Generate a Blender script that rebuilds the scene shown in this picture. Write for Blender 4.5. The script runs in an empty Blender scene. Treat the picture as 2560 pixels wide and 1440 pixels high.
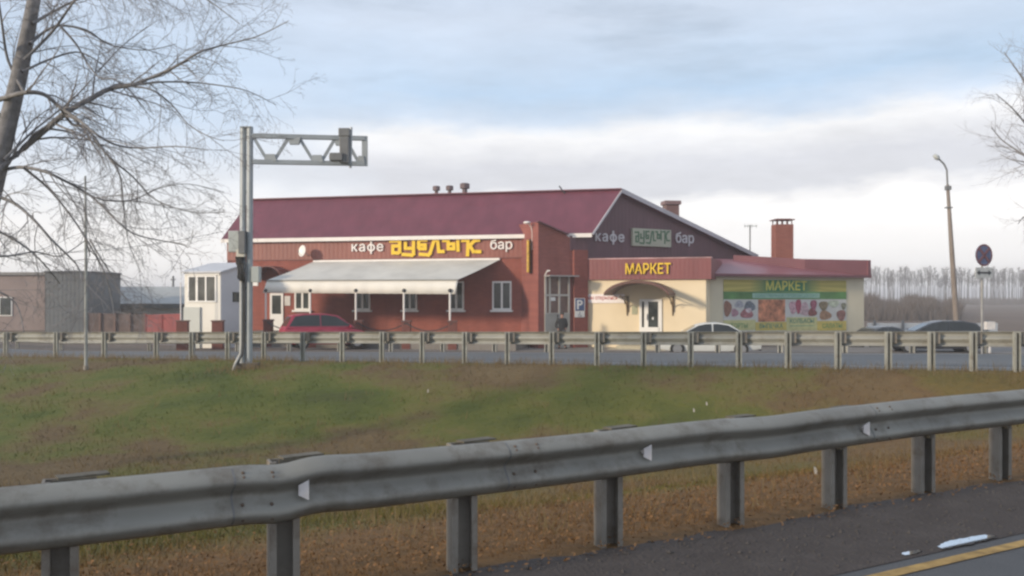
import bpy, bmesh, math, random
import numpy as np
from mathutils import Vector, Matrix

# ------------------------------------------------------------------ scene, camera, sky, sun
sc = bpy.context.scene
col = sc.collection
F, CZ = 2300.0, 2.6                       # focal length in photo pixels, eye height above the car park

cam_d = bpy.data.cameras.new('camera')
cam = bpy.data.objects.new('camera', cam_d)
col.objects.link(cam)
cam.location = (0, 0, CZ)
cam.rotation_euler = (math.radians(90), 0, 0)
cam_d.sensor_width = 36
cam_d.lens = 36 * F / 2560
cam_d.shift_y = 20 / 2560
cam_d.clip_start, cam_d.clip_end = 0.1, 9000
sc.camera = cam
sc.view_settings.view_transform = 'Standard'
sc.view_settings.look = 'None'
sc.view_settings.exposure = 0.0
sc.view_settings.gamma = 1
sc.render.engine = 'CYCLES'
sc.cycles.use_denoising = True
sc.cycles.max_bounces = 6
sc.cycles.filter_width = 2.5
sc.cycles.volume_bounces = 1

SUN = Vector((-0.84, -0.50, 0.26)).normalized()
SUN_EL = math.asin(SUN.z)
SUN_AZ = math.atan2(SUN.x, SUN.y)


def build_world():
    w = bpy.data.worlds.new('World')
    sc.world = w
    w.use_nodes = True
    nt = w.node_tree
    nt.nodes.clear()
    N, L = nt.nodes.new, nt.links.new
    out = N('ShaderNodeOutputWorld')
    bg = N('ShaderNodeBackground')
    bg.inputs['Strength'].default_value = 0.1
    L(bg.outputs[0], out.inputs['Surface'])
    sky = N('ShaderNodeTexSky')
    sky.sky_type = 'NISHITA'
    sky.sun_disc = False
    sky.sun_elevation = SUN_EL
    sky.sun_rotation = SUN_AZ
    sky.dust_density = 1.5
    geo = N('ShaderNodeTexCoord')
    sep = N('ShaderNodeSeparateXYZ')
    L(geo.outputs['Generated'], sep.inputs[0])

    def math_(op, a, b=None, c=None, clamp=False):
        n = N('ShaderNodeMath')
        n.operation = op
        n.use_clamp = clamp
        for i, v in enumerate((a, b, c)):
            if v is None:
                continue
            if isinstance(v, (int, float)):
                n.inputs[i].default_value = v
            else:
                L(v, n.inputs[i])
        return n.outputs[0]

    def noise(scale, detail, vec, rough=0.55):
        n = N('ShaderNodeTexNoise')
        n.inputs['Scale'].default_value = scale
        n.inputs['Detail'].default_value = detail
        n.inputs['Roughness'].default_value = rough
        L(vec, n.inputs['Vector'])
        return n.outputs['Fac']

    def mapped(sx, sy, sz, off=(0, 0, 0)):
        m = N('ShaderNodeMapping')
        m.inputs['Scale'].default_value = (sx, sy, sz)
        m.inputs['Location'].default_value = off
        L(geo.outputs['Generated'], m.inputs[0])
        return m.outputs[0]

    def ramp(fac, stops):
        r = N('ShaderNodeValToRGB')
        els = r.color_ramp.elements
        while len(els) < len(stops):
            els.new(0.5)
        for e, (p, c) in zip(els, stops):
            e.position = p
            e.color = (*c, 1)
        L(fac, r.inputs[0])
        return r.outputs[0]

    def mix(f, a, b):
        m = N('ShaderNodeMix')
        m.data_type = 'RGBA'
        if isinstance(f, float):
            m.inputs[0].default_value = f
        else:
            L(f, m.inputs[0])
        for v, i in ((a, 6), (b, 7)):
            if isinstance(v, tuple):
                m.inputs[i].default_value = (*v, 1)
            else:
                L(v, m.inputs[i])
        return m.outputs[2]

    z = sep.outputs['Z']
    x = sep.outputs['X']
    # flat wide cloud banks: the height is warped by a stretched noise, so that bank edges billow
    warp = noise(7.0, 7, mapped(1, 1, 2.6, (3.1, 0.4, 1.0)), 0.6)
    warp = math_('MULTIPLY', math_('SUBTRACT', warp, 0.5), 0.055)
    slant = math_('MULTIPLY', x, -0.02)
    h = math_('ADD', math_('ADD', z, warp), slant)
    h4 = math_('MULTIPLY', h, 2.5, clamp=True)           # 0 .. 0.4 of height
    # how white the cloud is at each height
    W = (9.9, 9.85, 9.8)
    bank = ramp(h4, [(0.0, (1.12, 1.09, 1.06)), (0.235, (1.10, 1.085, 1.07)), (0.275, (.74, .755, .80)), (0.35, (.74, .755, .805)),
                     (0.425, (.95, .955, .97)), (0.475, (.66, .76, .895)), (0.54, (.53, .69, .885)), (0.61, (.575, .70, .865)),
                     (0.72, (.61, .70, .835)), (0.86, (.585, .68, .83)), (1.0, (.57, .66, .815))])
    # towards the west the bank thins out into pale blue-grey streaks
    west = ramp(h4, [(0.0, (1.12, 1.09, 1.05)), (0.17, (1.06, 1.04, 1.02)), (0.27, (.88, .905, .94)), (0.36, (.72, .79, .885)), (0.45, (.62, .73, .875)),
                     (0.60, (.575, .70, .865)), (0.78, (.60, .69, .83)), (1.0, (.57, .66, .815))])
    side = noise(4.0, 4, mapped(1, 1, 3.0, (8.0, 3.0, 1.5)))
    side = math_('ADD', x, math_('MULTIPLY', math_('SUBTRACT', side, 0.5), 0.30))
    side = math_('MULTIPLY', math_('ADD', side, 0.27), 6.5, clamp=True)
    bank = mix(side, west, bank)
    fine = noise(11.0, 8, mapped(1, 1, 3.6, (0.7, 2.0, 0.3)), 0.62)
    fine = math_('MULTIPLY_ADD', math_('SUBTRACT', fine, 0.5), 0.26, 1.0)
    soft = noise(3.2, 5, mapped(1, 1, 4.5, (5.7, 1.0, 0.9)), 0.5)
    soft = math_('MULTIPLY_ADD', math_('SUBTRACT', soft, 0.5), 0.32, 1.03)
    tone = math_('MULTIPLY', fine, soft)
    tone = mix(math_('MULTIPLY', h4, 4.2, clamp=True), (1.0, 1.0, 1.0), tone)
    vm = N('ShaderNodeVectorMath')
    vm.operation = 'MULTIPLY'
    L(bank, vm.inputs[0])
    L(tone, vm.inputs[1])
    vs = N('ShaderNodeVectorMath')
    vs.operation = 'SCALE'
    L(vm.outputs[0], vs.inputs[0])
    vs.inputs['Scale'].default_value = 10.3
    # thin places of the bank let the clear sky through
    gap = math_('MULTIPLY', math_('SUBTRACT', noise(5.0, 6, mapped(1, 1, 5.0, (1.9, 4.0, 2.0))), 0.56), 3.2, clamp=True)
    high = math_('MULTIPLY', math_('SUBTRACT', z, 0.15), 9.0, clamp=True)
    gap = math_('MULTIPLY', math_('MULTIPLY', gap, high), 0.45)
    c = mix(gap, vs.outputs[0], sky.outputs[0])
    # below the horizon: dull ground light
    below = math_('MULTIPLY', z, -40.0, clamp=True)
    c = mix(below, c, (1.6, 1.5, 1.3))
    L(c, bg.inputs['Color'])


build_world()
sun_d = bpy.data.lights.new('sun', 'SUN')
sun_d.energy = 3.8
sun_d.angle = math.radians(6)
sun_d.color = (1.0, 0.84, 0.64)
sun = bpy.data.objects.new('sun', sun_d)
col.objects.link(sun)
sun.rotation_euler = SUN.to_track_quat('Z', 'Y').to_euler()

rng = random.Random(7)


# ------------------------------------------------------------------ helpers
def S(x, y, D):
    """A photo pixel at distance D as a world point."""
    return Vector(((x - 1280) * D / F, D, CZ - (y - 740) * D / F))


class MB:
    def __init__(self):
        self.v, self.f, self.m = [], [], []

    def add(self, vs, fs, mi=0):
        b = len(self.v)
        self.v += [tuple(p) for p in vs]
        self.f += [tuple(b + i for i in f) for f in fs]
        self.m += [mi] * len(fs)
        return self

    def quad(self, a, b, c, d, mi=0):
        return self.add([a, b, c, d], [(0, 1, 2, 3)], mi)

    def hexa(self, p, mi=0):
        """eight corners: bottom 0-3, top 4-7, both the same way round"""
        return self.add(p, [(3, 2, 1, 0), (4, 5, 6, 7), (0, 1, 5, 4), (1, 2, 6, 5), (2, 3, 7, 6), (3, 0, 4, 7)], mi)

    def box(self, c, s, rz=0.0, mi=0):
        c = Vector(c)
        R = Matrix.Rotation(rz, 3, 'Z')
        p = []
        for dz in (-.5, .5):
            for dx, dy in ((-.5, -.5), (.5, -.5), (.5, .5), (-.5, .5)):
                p.append(c + R @ Vector((dx * s[0], dy * s[1], dz * s[2])))
        return self.hexa(p, mi)

    def prism(self, poly, vec, mi=0):
        """polygon (list of points) pushed along vec"""
        n = len(poly)
        vec = Vector(vec)
        top = [Vector(p) + vec for p in poly]
        fs = [tuple(range(n - 1, -1, -1)), tuple(range(n, 2 * n))]
        fs += [(i, (i + 1) % n, n + (i + 1) % n, n + i) for i in range(n)]
        return self.add(list(poly) + top, fs, mi)

    def bar(self, a, b, w, h=None, mi=0):
        """square bar between two points"""
        a, b = Vector(a), Vector(b)
        h = h or w
        d = (b - a).normalized()
        up = Vector((0, 0, 1)) if abs(d.z) < .95 else Vector((0, 1, 0))
        s = d.cross(up).normalized() * w / 2
        t = s.cross(d).normalized() * h / 2
        p = [a - s - t, a + s - t, a + s + t, a - s + t, b - s - t, b + s - t, b + s + t, b - s + t]
        return self.hexa(p, mi)

    def tube(self, pts, rad, n=6, mi=0, caps=True):
        pts = [Vector(p) for p in pts]
        if not isinstance(rad, (list, tuple)):
            rad = [rad] * len(pts)
        vs, fs = [], []
        ref = Vector((.13, .31, .94))
        for i, p in enumerate(pts):
            d = (pts[min(i + 1, len(pts) - 1)] - pts[max(i - 1, 0)])
            if d.length < 1e-9:
                d = Vector((0, 0, 1))
            d.normalize()
            r = ref if abs(d.dot(ref)) < .9 else Vector((1, 0, 0))
            s = d.cross(r).normalized()
            t = s.cross(d)
            for k in range(n):
                a = 2 * math.pi * k / n
                vs.append(p + (s * math.cos(a) + t * math.sin(a)) * rad[i])
        for i in range(len(pts) - 1):
            for k in range(n):
                k2 = (k + 1) % n
                fs.append((i * n + k, i * n + k2, (i + 1) * n + k2, (i + 1) * n + k))
        if caps:
            fs.append(tuple(range(n - 1, -1, -1)))
            fs.append(tuple((len(pts) - 1) * n + k for k in range(n)))
        return self.add(vs, fs, mi)

    def ball(self, c, r, seg=10, rings=7, sc_=(1, 1, 1), mi=0):
        c = Vector(c)
        vs = [c + Vector((0, 0, r * sc_[2]))]
        for i in range(1, rings):
            th = math.pi * i / rings
            for k in range(seg):
                a = 2 * math.pi * k / seg
                vs.append(c + Vector((r * math.sin(th) * math.cos(a) * sc_[0], r * math.sin(th) * math.sin(a) * sc_[1], r * math.cos(th) * sc_[2])))
        vs.append(c - Vector((0, 0, r * sc_[2])))
        fs = [(0, 1 + k, 1 + (k + 1) % seg) for k in range(seg)]
        for i in range(rings - 2):
            for k in range(seg):
                a, b = 1 + i * seg + k, 1 + i * seg + (k + 1) % seg
                fs.append((a, a + seg, b + seg, b))
        e = len(vs) - 1
        o = 1 + (rings - 2) * seg
        fs += [(o + k, e, o + (k + 1) % seg) for k in range(seg)]
        return self.add(vs, fs, mi)

    def build(self, name, mats, parent=None, smooth=False, bevel=0.0, world=True):
        me = bpy.data.meshes.new(name)
        me.from_pydata(self.v, [], self.f)
        if not isinstance(mats, (list, tuple)):
            mats = [mats]
        for m in mats:
            me.materials.append(m)
        if len(mats) > 1:
            me.polygons.foreach_set('material_index', self.m)
        if smooth:
            me.polygons.foreach_set('use_smooth', [True] * len(me.polygons))
        bm = bmesh.new()
        bm.from_mesh(me)
        if len(bm.verts) < 60000:
            bmesh.ops.recalc_face_normals(bm, faces=bm.faces)
        bm.to_mesh(me)
        bm.free()
        o = bpy.data.objects.new(name, me)
        col.objects.link(o)
        if parent is not None:
            o.parent = parent
            if world and parent.type == 'EMPTY':
                o.location = -parent.location
        if bevel:
            b = o.modifiers.new('bevel', 'BEVEL')
            b.width = bevel
            b.segments = 2
            b.limit_method = 'ANGLE'
        return o


def tag(o, label=None, cat=None, group=None, kind=None):
    for k, v in (('label', label), ('category', cat), ('group', group), ('kind', kind)):
        if v:
            o[k] = v
    return o


def thing(name, label, cat, loc=(0, 0, 0), rz=0.0, group=None):
    o = bpy.data.objects.new(name, None)
    o.empty_display_size = .3
    col.objects.link(o)
    o.location = loc
    o.rotation_euler = (0, 0, rz)
    return tag(o, label, cat, group)


def dup(root, loc, rz=0.0, scale=None, label=None, group=None):
    r = root.copy()
    col.objects.link(r)
    r.location = loc
    r.rotation_euler = (0, 0, rz)
    if scale:
        r.scale = scale
    if label:
        r['label'] = label
    if group:
        r['group'] = group
    for ch in list(root.children):
        c = ch.copy()
        col.objects.link(c)
        c.parent = r
        for g in list(ch.children):
            d = g.copy()
            col.objects.link(d)
            d.parent = c
    return r


# ------------------------------------------------------------------ materials
def mat(name, color, rough=0.6, amt=0.12, scale=6.0, metallic=0.0, spec=0.4, bump=0.0, bump_scale=30.0, stretch=(1, 1, 1), detail=5):
    m = bpy.data.materials.new(name)
    m.use_nodes = True
    nt = m.node_tree
    b = nt.nodes['Principled BSDF']
    b.inputs['Roughness'].default_value = rough
    b.inputs['Metallic'].default_value = metallic
    b.inputs['Specular IOR Level'].default_value = spec
    tc = nt.nodes.new('ShaderNodeTexCoord')
    mp = nt.nodes.new('ShaderNodeMapping')
    mp.inputs['Scale'].default_value = stretch
    nt.links.new(tc.outputs['Object'], mp.inputs[0])
    n = nt.nodes.new('ShaderNodeTexNoise')
    n.inputs['Scale'].default_value = scale
    n.inputs['Detail'].default_value = detail
    nt.links.new(mp.outputs[0], n.inputs['Vector'])
    r = nt.nodes.new('ShaderNodeValToRGB')
    r.color_ramp.elements[0].position = .3
    r.color_ramp.elements[1].position = .7
    r.color_ramp.elements[0].color = (*[c * (1 - amt) for c in color], 1)
    r.color_ramp.elements[1].color = (*[min(1, c * (1 + amt)) for c in color], 1)
    nt.links.new(n.outputs['Fac'], r.inputs[0])
    nt.links.new(r.outputs[0], b.inputs['Base Color'])
    if bump:
        n2 = nt.nodes.new('ShaderNodeTexNoise')
        n2.inputs['Scale'].default_value = bump_scale
        n2.inputs['Detail'].default_value = 6
        nt.links.new(mp.outputs[0], n2.inputs['Vector'])
        bp = nt.nodes.new('ShaderNodeBump')
        bp.inputs['Strength'].default_value = bump
        bp.inputs['Distance'].default_value = .05
        nt.links.new(n2.outputs['Fac'], bp.inputs['Height'])
        nt.links.new(bp.outputs[0], b.inputs['Normal'])
    return m


def siding(name, color, period, axis, rough=.5, amt=.14, strength=.22):
    """profiled sheet: ribs across the given horizontal direction, with faint dirt"""
    m = mat(name, color, rough, amt, 1.3, stretch=(1, 1, .35))
    nt = m.node_tree
    b = nt.nodes['Principled BSDF']
    g = nt.nodes.new('ShaderNodeNewGeometry')
    d = nt.nodes.new('ShaderNodeVectorMath')
    d.operation = 'DOT_PRODUCT'
    d.inputs[1].default_value = axis
    nt.links.new(g.outputs['Position'], d.inputs[0])
    mu = nt.nodes.new('ShaderNodeMath')
    mu.operation = 'MULTIPLY'
    mu.inputs[1].default_value = 2 * math.pi / period
    nt.links.new(d.outputs['Value'], mu.inputs[0])
    si = nt.nodes.new('ShaderNodeMath')
    si.operation = 'SINE'
    nt.links.new(mu.outputs[0], si.inputs[0])
    bp = nt.nodes.new('ShaderNodeBump')
    bp.inputs['Strength'].default_value = strength
    bp.inputs['Distance'].default_value = .02
    nt.links.new(si.outputs[0], bp.inputs['Height'])
    nt.links.new(bp.outputs[0], b.inputs['Normal'])
    return m


def brick(name, c1, c2, mortar, axis):
    m = bpy.data.materials.new(name)
    m.use_nodes = True
    nt = m.node_tree
    b = nt.nodes['Principled BSDF']
    b.inputs['Roughness'].default_value = .8
    b.inputs['Specular IOR Level'].default_value = .25
    g = nt.nodes.new('ShaderNodeNewGeometry')
    d = nt.nodes.new('ShaderNodeVectorMath')
    d.operation = 'DOT_PRODUCT'
    d.inputs[1].default_value = axis
    nt.links.new(g.outputs['Position'], d.inputs[0])
    sp = nt.nodes.new('ShaderNodeSeparateXYZ')
    nt.links.new(g.outputs['Position'], sp.inputs[0])
    cb = nt.nodes.new('ShaderNodeCombineXYZ')
    nt.links.new(d.outputs['Value'], cb.inputs[0])
    nt.links.new(sp.outputs['Z'], cb.inputs[1])
    t = nt.nodes.new('ShaderNodeTexBrick')
    t.inputs['Scale'].default_value = 1
    t.inputs['Brick Width'].default_value = .26
    t.inputs['Row Height'].default_value = .077
    t.inputs['Mortar Size'].default_value = .008
    t.inputs['Color1'].default_value = (*c1, 1)
    t.inputs['Color2'].default_value = (*c2, 1)
    t.inputs['Mortar'].default_value = (*mortar, 1)
    nt.links.new(cb.outputs[0], t.inputs['Vector'])
    n = nt.nodes.new('ShaderNodeTexNoise')
    n.inputs['Scale'].default_value = 1.1
    n.inputs['Detail'].default_value = 8
    n.inputs['Roughness'].default_value = .65
    mp = nt.nodes.new('ShaderNodeMapping')
    mp.inputs['Scale'].default_value = (1, 1, .3)
    nt.links.new(g.outputs['Position'], mp.inputs[0])
    nt.links.new(mp.outputs[0], n.inputs['Vector'])
    mx = nt.nodes.new('ShaderNodeMix')
    mx.data_type = 'RGBA'
    mx.blend_type = 'MULTIPLY'
    mx.inputs[0].default_value = 1
    r = nt.nodes.new('ShaderNodeValToRGB')
    r.color_ramp.elements[0].position = .3
    r.color_ramp.elements[0].color = (.78, .76, .76, 1)
    r.color_ramp.elements[1].position = .72
    r.color_ramp.elements[1].color = (1.1, 1.1, 1.1, 1)
    nt.links.new(n.outputs['Fac'], r.inputs[0])
    nt.links.new(t.outputs['Color'], mx.inputs[6])
    nt.links.new(r.outputs[0], mx.inputs[7])
    nt.links.new(mx.outputs[2], b.inputs['Base Color'])
    return m


def ground_mat(name, stops, rough, scale, bump, bump_scale, detail=8, second=None):
    m = mat(name, (.1, .1, .1), rough, .1, scale, bump=bump, bump_scale=bump_scale, detail=detail, spec=.3)
    nt = m.node_tree
    r = [n for n in nt.nodes if n.type == 'VALTORGB'][0]
    els = r.color_ramp.elements
    while len(els) < len(stops):
        els.new(.5)
    for e, (p, c) in zip(els, stops):
        e.position = p
        e.color = (*c, 1)
    n1 = [n for n in nt.nodes if n.type == 'TEX_NOISE'][0]
    n1.inputs['Roughness'].default_value = .68
    return m


def grimy(name, color, dirt, rough, scale, cover=.56, metallic=.1, spec=.35, stretch=(1, 1, 1)):
    m = mat(name, color, rough, .16, scale, metallic=metallic, spec=spec, bump=.04, bump_scale=12, stretch=stretch)
    nt = m.node_tree
    b = nt.nodes['Principled BSDF']
    r = [n for n in nt.nodes if n.type == 'VALTORGB'][0]
    mp = [n for n in nt.nodes if n.type == 'MAPPING'][0]
    n = nt.nodes.new('ShaderNodeTexNoise')
    n.inputs['Scale'].default_value = scale * 1.7
    n.inputs['Detail'].default_value = 9
    n.inputs['Roughness'].default_value = .7
    nt.links.new(mp.outputs[0], n.inputs['Vector'])
    mr = nt.nodes.new('ShaderNodeMapRange')
    mr.inputs[1].default_value = cover - .06
    mr.inputs[2].default_value = cover + .16
    nt.links.new(n.outputs['Fac'], mr.inputs[0])
    mx = nt.nodes.new('ShaderNodeMix')
    mx.data_type = 'RGBA'
    nt.links.new(mr.outputs[0], mx.inputs[0])
    nt.links.new(r.outputs[0], mx.inputs[6])
    mx.inputs[7].default_value = (*dirt, 1)
    nt.links.new(mx.outputs[2], b.inputs['Base Color'])
    return m


GALV = grimy('galvanised_steel', (.235, .228, .200), (.125, .105, .080), .5, 2.2, .54, metallic=.12, spec=.45)
GALV_FAR = grimy('weathered_galvanised_steel', (.29, .29, .265), (.18, .165, .135), .6, 1.6, .58, metallic=.1)
GALV_POST = grimy('dull_galvanised_post', (.235, .215, .185), (.15, .115, .085), .65, 4.0, .56, metallic=.08, spec=.3)
STEEL = mat('grey_painted_steel', (.33, .36, .38), .5, .1, 2.0, metallic=.2)
WHITE = mat('white_plastic', (.78, .77, .74), .4, .04, 3.0)
WHITE_METAL = mat('white_painted_metal', (.78, .74, .70), .45, .05, 2.0)
AWNING = mat('grey_white_awning_fabric', (.54, .53, .485), .75, .12, .9)
VALANCE = mat('cream_valance_fabric', (.76, .73, .66), .75, .05, .8)
GLASS = mat('window_glass', (.052, .060, .055), .06, .6, 1.1, spec=.5)
GLASS_CAR = mat('car_glass', (.02, .024, .025), .05, .2, .8, spec=.5)
DARK = mat('dark_metal', (.04, .04, .042), .6, .2, 3)
MIDGREY = mat('mid_grey_metal', (.16, .165, .17), .55, .15, 3)
LIGHTBOX = mat('light_grey_box_paint', (.42, .45, .44), .5, .08, 3)
YELLOW = mat('yellow_letter_plastic', (.80, .53, .03), .4, .06, 3)
YELLOW_SIDE = mat('dark_yellow_letter_edge', (.34, .21, .02), .5, .06, 3)
CREAM = mat('cream_render', (.74, .62, .43), .85, .05, .9, bump=.03, bump_scale=40)
CREAM_WING = mat('pale_beige_render', (.62, .56, .42), .85, .05, .9, bump=.03, bump_scale=40)
BLACK = mat('black_rubber', (.018, .018, .018), .8, .2, 6)
RIM = mat('alloy_rim', (.4, .4, .4), .35, .1, 5, metallic=.7)
BARK = mat('grey_bark', (.20, .196, .198), .9, .3, 9, spec=.15, bump=.3, bump_scale=25)
TWIG = mat('grey_brown_twig', (.24, .228, .23), .9, .25, 5, spec=.1)
TWIG_FAR = mat('far_grey_twig', (.125, .108, .098), .95, .2, 1, spec=.05)
CONCRETE = mat('pole_concrete', (.21, .175, .15), .85, .14, 3, bump=.05)


# ------------------------------------------------------------------ the ground
def near_y(x):
    return 5.79 + .5835 * x


def mid_y(x):
    return 23.15 - .4259 * x


def far_y(x):
    return 34.6 - .50 * x


def smooth(t):
    t = max(0.0, min(1.0, t))
    return t * t * (3 - 2 * t)


def zg(x, y):
    xc = max(-22.0, min(14.0, x))
    zn = .90
    zm = .90 + .0172 * xc
    zf = .49 + .028 * xc
    yn, ym, yf = near_y(x), mid_y(x), far_y(x)
    if y <= yn or (y <= ym and ym - yn < .6):
        return zn - .012 * min(8, max(0, yn - y))
    if y <= ym:
        t = (y - yn) / (ym - yn)
        gap = min(1.0, (ym - yn) / 17.0)
        z = zn + (zm - zn) * t
        return z - 1.2 * gap * smooth(t / .5) * smooth((1 - t) / .38)
    if y <= yf:
        t = (y - ym) / (yf - ym)
        return zm + (zf - zm) * t
    return zf * (1 - smooth((y - yf) / 7.0))


def strip(name, f0, f1, x0, x1, nx, ny, m, lift=0.0, wob0=0.0, wob1=0.0, seed=1):
    r = random.Random(seed)
    mb = MB()
    ph = [r.uniform(0, 6.28) for _ in range(6)]

    def wob(x):
        return .5 * math.sin(1.9 * x + ph[0]) + .3 * math.sin(4.3 * x + ph[1]) + .25 * math.sin(9.1 * x + ph[2]) + .2 * math.sin(17.7 * x + ph[3])
    vs = []
    for i in range(nx + 1):
        x = x0 + (x1 - x0) * i / nx
        a, b = f0(x) + wob(x) * wob0, f1(x) + wob(x + 3.3) * wob1
        for j in range(ny + 1):
            y = a + (b - a) * j / ny
            vs.append((x, y, zg(x, y) + lift))
    fs = [(i * (ny + 1) + j, (i + 1) * (ny + 1) + j, (i + 1) * (ny + 1) + j + 1, i * (ny + 1) + j + 1) for i in range(nx) for j in range(ny)]
    mb.add(vs, fs)
    o = mb.build(name, m, smooth=True)
    return tag(o, kind='structure')


def median_material():
    """rough autumn grass: green and straw patches, with leaf litter along the near rail and on the ditch floor"""
    m = ground_mat('rough_autumn_grass', [(.0, (.046, .052, .014)), (.28, (.070, .090, .015)), (.42, (.098, .108, .020)), (.54, (.124, .108, .032)), (.66, (.118, .080, .036)), (1.0, (.165, .120, .058))], .95, .55, .8, 5.0)
    nt = m.node_tree
    b = nt.nodes['Principled BSDF']
    ramp1 = [n for n in nt.nodes if n.type == 'VALTORGB'][0]
    nz = [n for n in nt.nodes if n.type == 'TEX_NOISE'][0]
    big = nt.nodes.new('ShaderNodeTexNoise')
    big.inputs['Scale'].default_value = .22
    big.inputs['Detail'].default_value = 3
    gg = nt.nodes.new('ShaderNodeNewGeometry')
    nt.links.new(gg.outputs['Position'], big.inputs['Vector'])
    nt.links.new(gg.outputs['Position'], nz.inputs['Vector'])
    ad = nt.nodes.new('ShaderNodeMath')
    ad.operation = 'MULTIPLY_ADD'
    ad.inputs[1].default_value = 1.7
    ad.inputs[2].default_value = -.86
    nt.links.new(big.outputs['Fac'], ad.inputs[0])
    ad2 = nt.nodes.new('ShaderNodeMath')
    ad2.operation = 'ADD'
    nt.links.new(ad.outputs[0], ad2.inputs[0])
    nt.links.new(nz.outputs['Fac'], ad2.inputs[1])
    nt.links.new(ad2.outputs[0], ramp1.inputs[0])
    g = nt.nodes.new('ShaderNodeNewGeometry')
    d = nt.nodes.new('ShaderNodeVectorMath')
    d.operation = 'DOT_PRODUCT'
    d.inputs[1].default_value = (-.5835 * .8637, .8637, 0)
    nt.links.new(g.outputs['Position'], d.inputs[0])
    n2 = nt.nodes.new('ShaderNodeTexNoise')
    n2.inputs['Scale'].default_value = .45
    n2.inputs['Detail'].default_value = 7
    nt.links.new(g.outputs['Position'], n2.inputs['Vector'])
    s = nt.nodes.new('ShaderNodeMath')
    s.operation = 'MULTIPLY_ADD'
    nt.links.new(n2.outputs['Fac'], s.inputs[0])
    s.inputs[1].default_value = 3.4
    nt.links.new(d.outputs['Value'], s.inputs[2])
    mr = nt.nodes.new('ShaderNodeMapRange')
    mr.inputs['From Min'].default_value = 5.0
    mr.inputs['From Max'].default_value = 23.0
    nt.links.new(s.outputs[0], mr.inputs['Value'])
    r2 = nt.nodes.new('ShaderNodeValToRGB')
    els = r2.color_ramp.elements
    for p in (.2, .3, .4, .6):
        els.new(p)
    stops = [(0, 1.0), (.20, .95), (.27, .25), (.40, .60), (.55, .12), (1.0, .0)]
    for e, (p, v) in zip(els, stops):
        e.position = p
        e.color = (v, v, v, 1)
    nt.links.new(mr.outputs[0], r2.inputs[0])
    n3 = nt.nodes.new('ShaderNodeTexNoise')
    n3.inputs['Scale'].default_value = 7
    n3.inputs['Detail'].default_value = 9
    n3.inputs['Roughness'].default_value = .75
    nt.links.new(g.outputs['Position'], n3.inputs['Vector'])
    r3 = nt.nodes.new('ShaderNodeValToRGB')
    r3.color_ramp.elements[0].position = .32
    r3.color_ramp.elements[0].color = (.105, .060, .024, 1)
    r3.color_ramp.elements[1].position = .66
    r3.color_ramp.elements[1].color = (.205, .108, .038, 1)
    nt.links.new(n3.outputs['Fac'], r3.inputs[0])
    mx = nt.nodes.new('ShaderNodeMix')
    mx.data_type = 'RGBA'
    nt.links.new(r2.outputs[0], mx.inputs[0])
    nt.links.new(ramp1.outputs[0], mx.inputs[6])
    nt.links.new(r3.outputs[0], mx.inputs[7])
    nt.links.new(mx.outputs[2], b.inputs['Base Color'])
    return m


MEDIAN = median_material()
ASPHALT = ground_mat('old_grey_asphalt', [(.3, (.105, .110, .112)), (.7, (.150, .155, .155))], .75, .6, .15, 40)
ASPHALT_NEAR = ground_mat('near_asphalt', [(.25, (.066, .068, .070)), (.75, (.100, .101, .102))], .6, 1.6, .25, 60)
GRAVEL = ground_mat('wet_gravel_shoulder', [(.25, (.054, .044, .039)), (.5, (.067, .055, .049)), (.75, (.088, .074, .066))], .85, 5.0, .45, 30)
VERGE = ground_mat('roadside_dirt', [(.3, (.11, .085, .065)), (.7, (.17, .135, .105))], .9, 1.2, .4, 10)
PAVING = ground_mat('car_park_paving', [(.3, (.16, .145, .13)), (.7, (.23, .21, .19))], .85, .5, .1, 20)
FIELD = ground_mat('ploughed_field', [(.3, (.115, .080, .058)), (.7, (.165, .120, .088))], .95, .05, .2, 1)

SH = .1


def sh_in(x):
    return near_y(x) - 1.30


# the base sheet reaches the horizon; the named sheets of the place lie over it
mb = MB()
xs = [-4000, -900, -300, -120, -72] + list(range(-70, 71, 5)) + [72, 120, 300, 900, 4000]
ys = [-400, -60, -25] + list(range(-20, 81, 4)) + [90, 120, 200, 400, 900, 2000, 6000]
vs = []
for x in xs:
    for y in ys:
        core = abs(x) <= 72 and -26 < y < 92
        vs.append((x, y, (zg(x, y) - (.35 if y < 62 else .02)) if core else -.02))
ny = len(ys)
mb.add(vs, [(i * ny + j, (i + 1) * ny + j, (i + 1) * ny + j + 1, i * ny + j + 1) for i in range(len(xs) - 1) for j in range(ny - 1)])
tag(mb.build('ground', FIELD, smooth=True), kind='structure')

strip('near_road', lambda x: near_y(x) - 14, sh_in, -34, 16, 60, 10, ASPHALT_NEAR)
strip('gravel_shoulder', sh_in, lambda x: near_y(x) + .0, -34, 16, 260, 10, GRAVEL, lift=.004, wob1=.10, seed=4)
strip('grass_median', lambda x: near_y(x) - .25, mid_y, -34, 16.5, 160, 60, MEDIAN)
strip('far_road', lambda x: mid_y(x) + .0, lambda x: far_y(x) - .25, -40, 40, 90, 10, ASPHALT)
strip('roadside_verge', lambda x: far_y(x) - .25, lambda x: far_y(x) + 5.0, -40, 40, 90, 12, VERGE)
strip('car_park', lambda x: far_y(x) + 5.0, lambda x: 66, -70, 70, 60, 12, PAVING)
LINE_Y = mat('worn_yellow_road_paint', (.34, .22, .075), .8, .35, 10)
LINE_W = mat('worn_white_road_paint', (.50, .50, .48), .7, .2, 6)
strip('yellow_edge_line', lambda x: near_y(x) - 1.48 - .055, lambda x: near_y(x) - 1.48 + .055, -34, 16, 120, 1, LINE_Y, lift=.006)
strip('white_edge_line', lambda x: far_y(x) - 1.1, lambda x: far_y(x) - .95, -40, 40, 90, 1, LINE_W, lift=.006)
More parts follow.
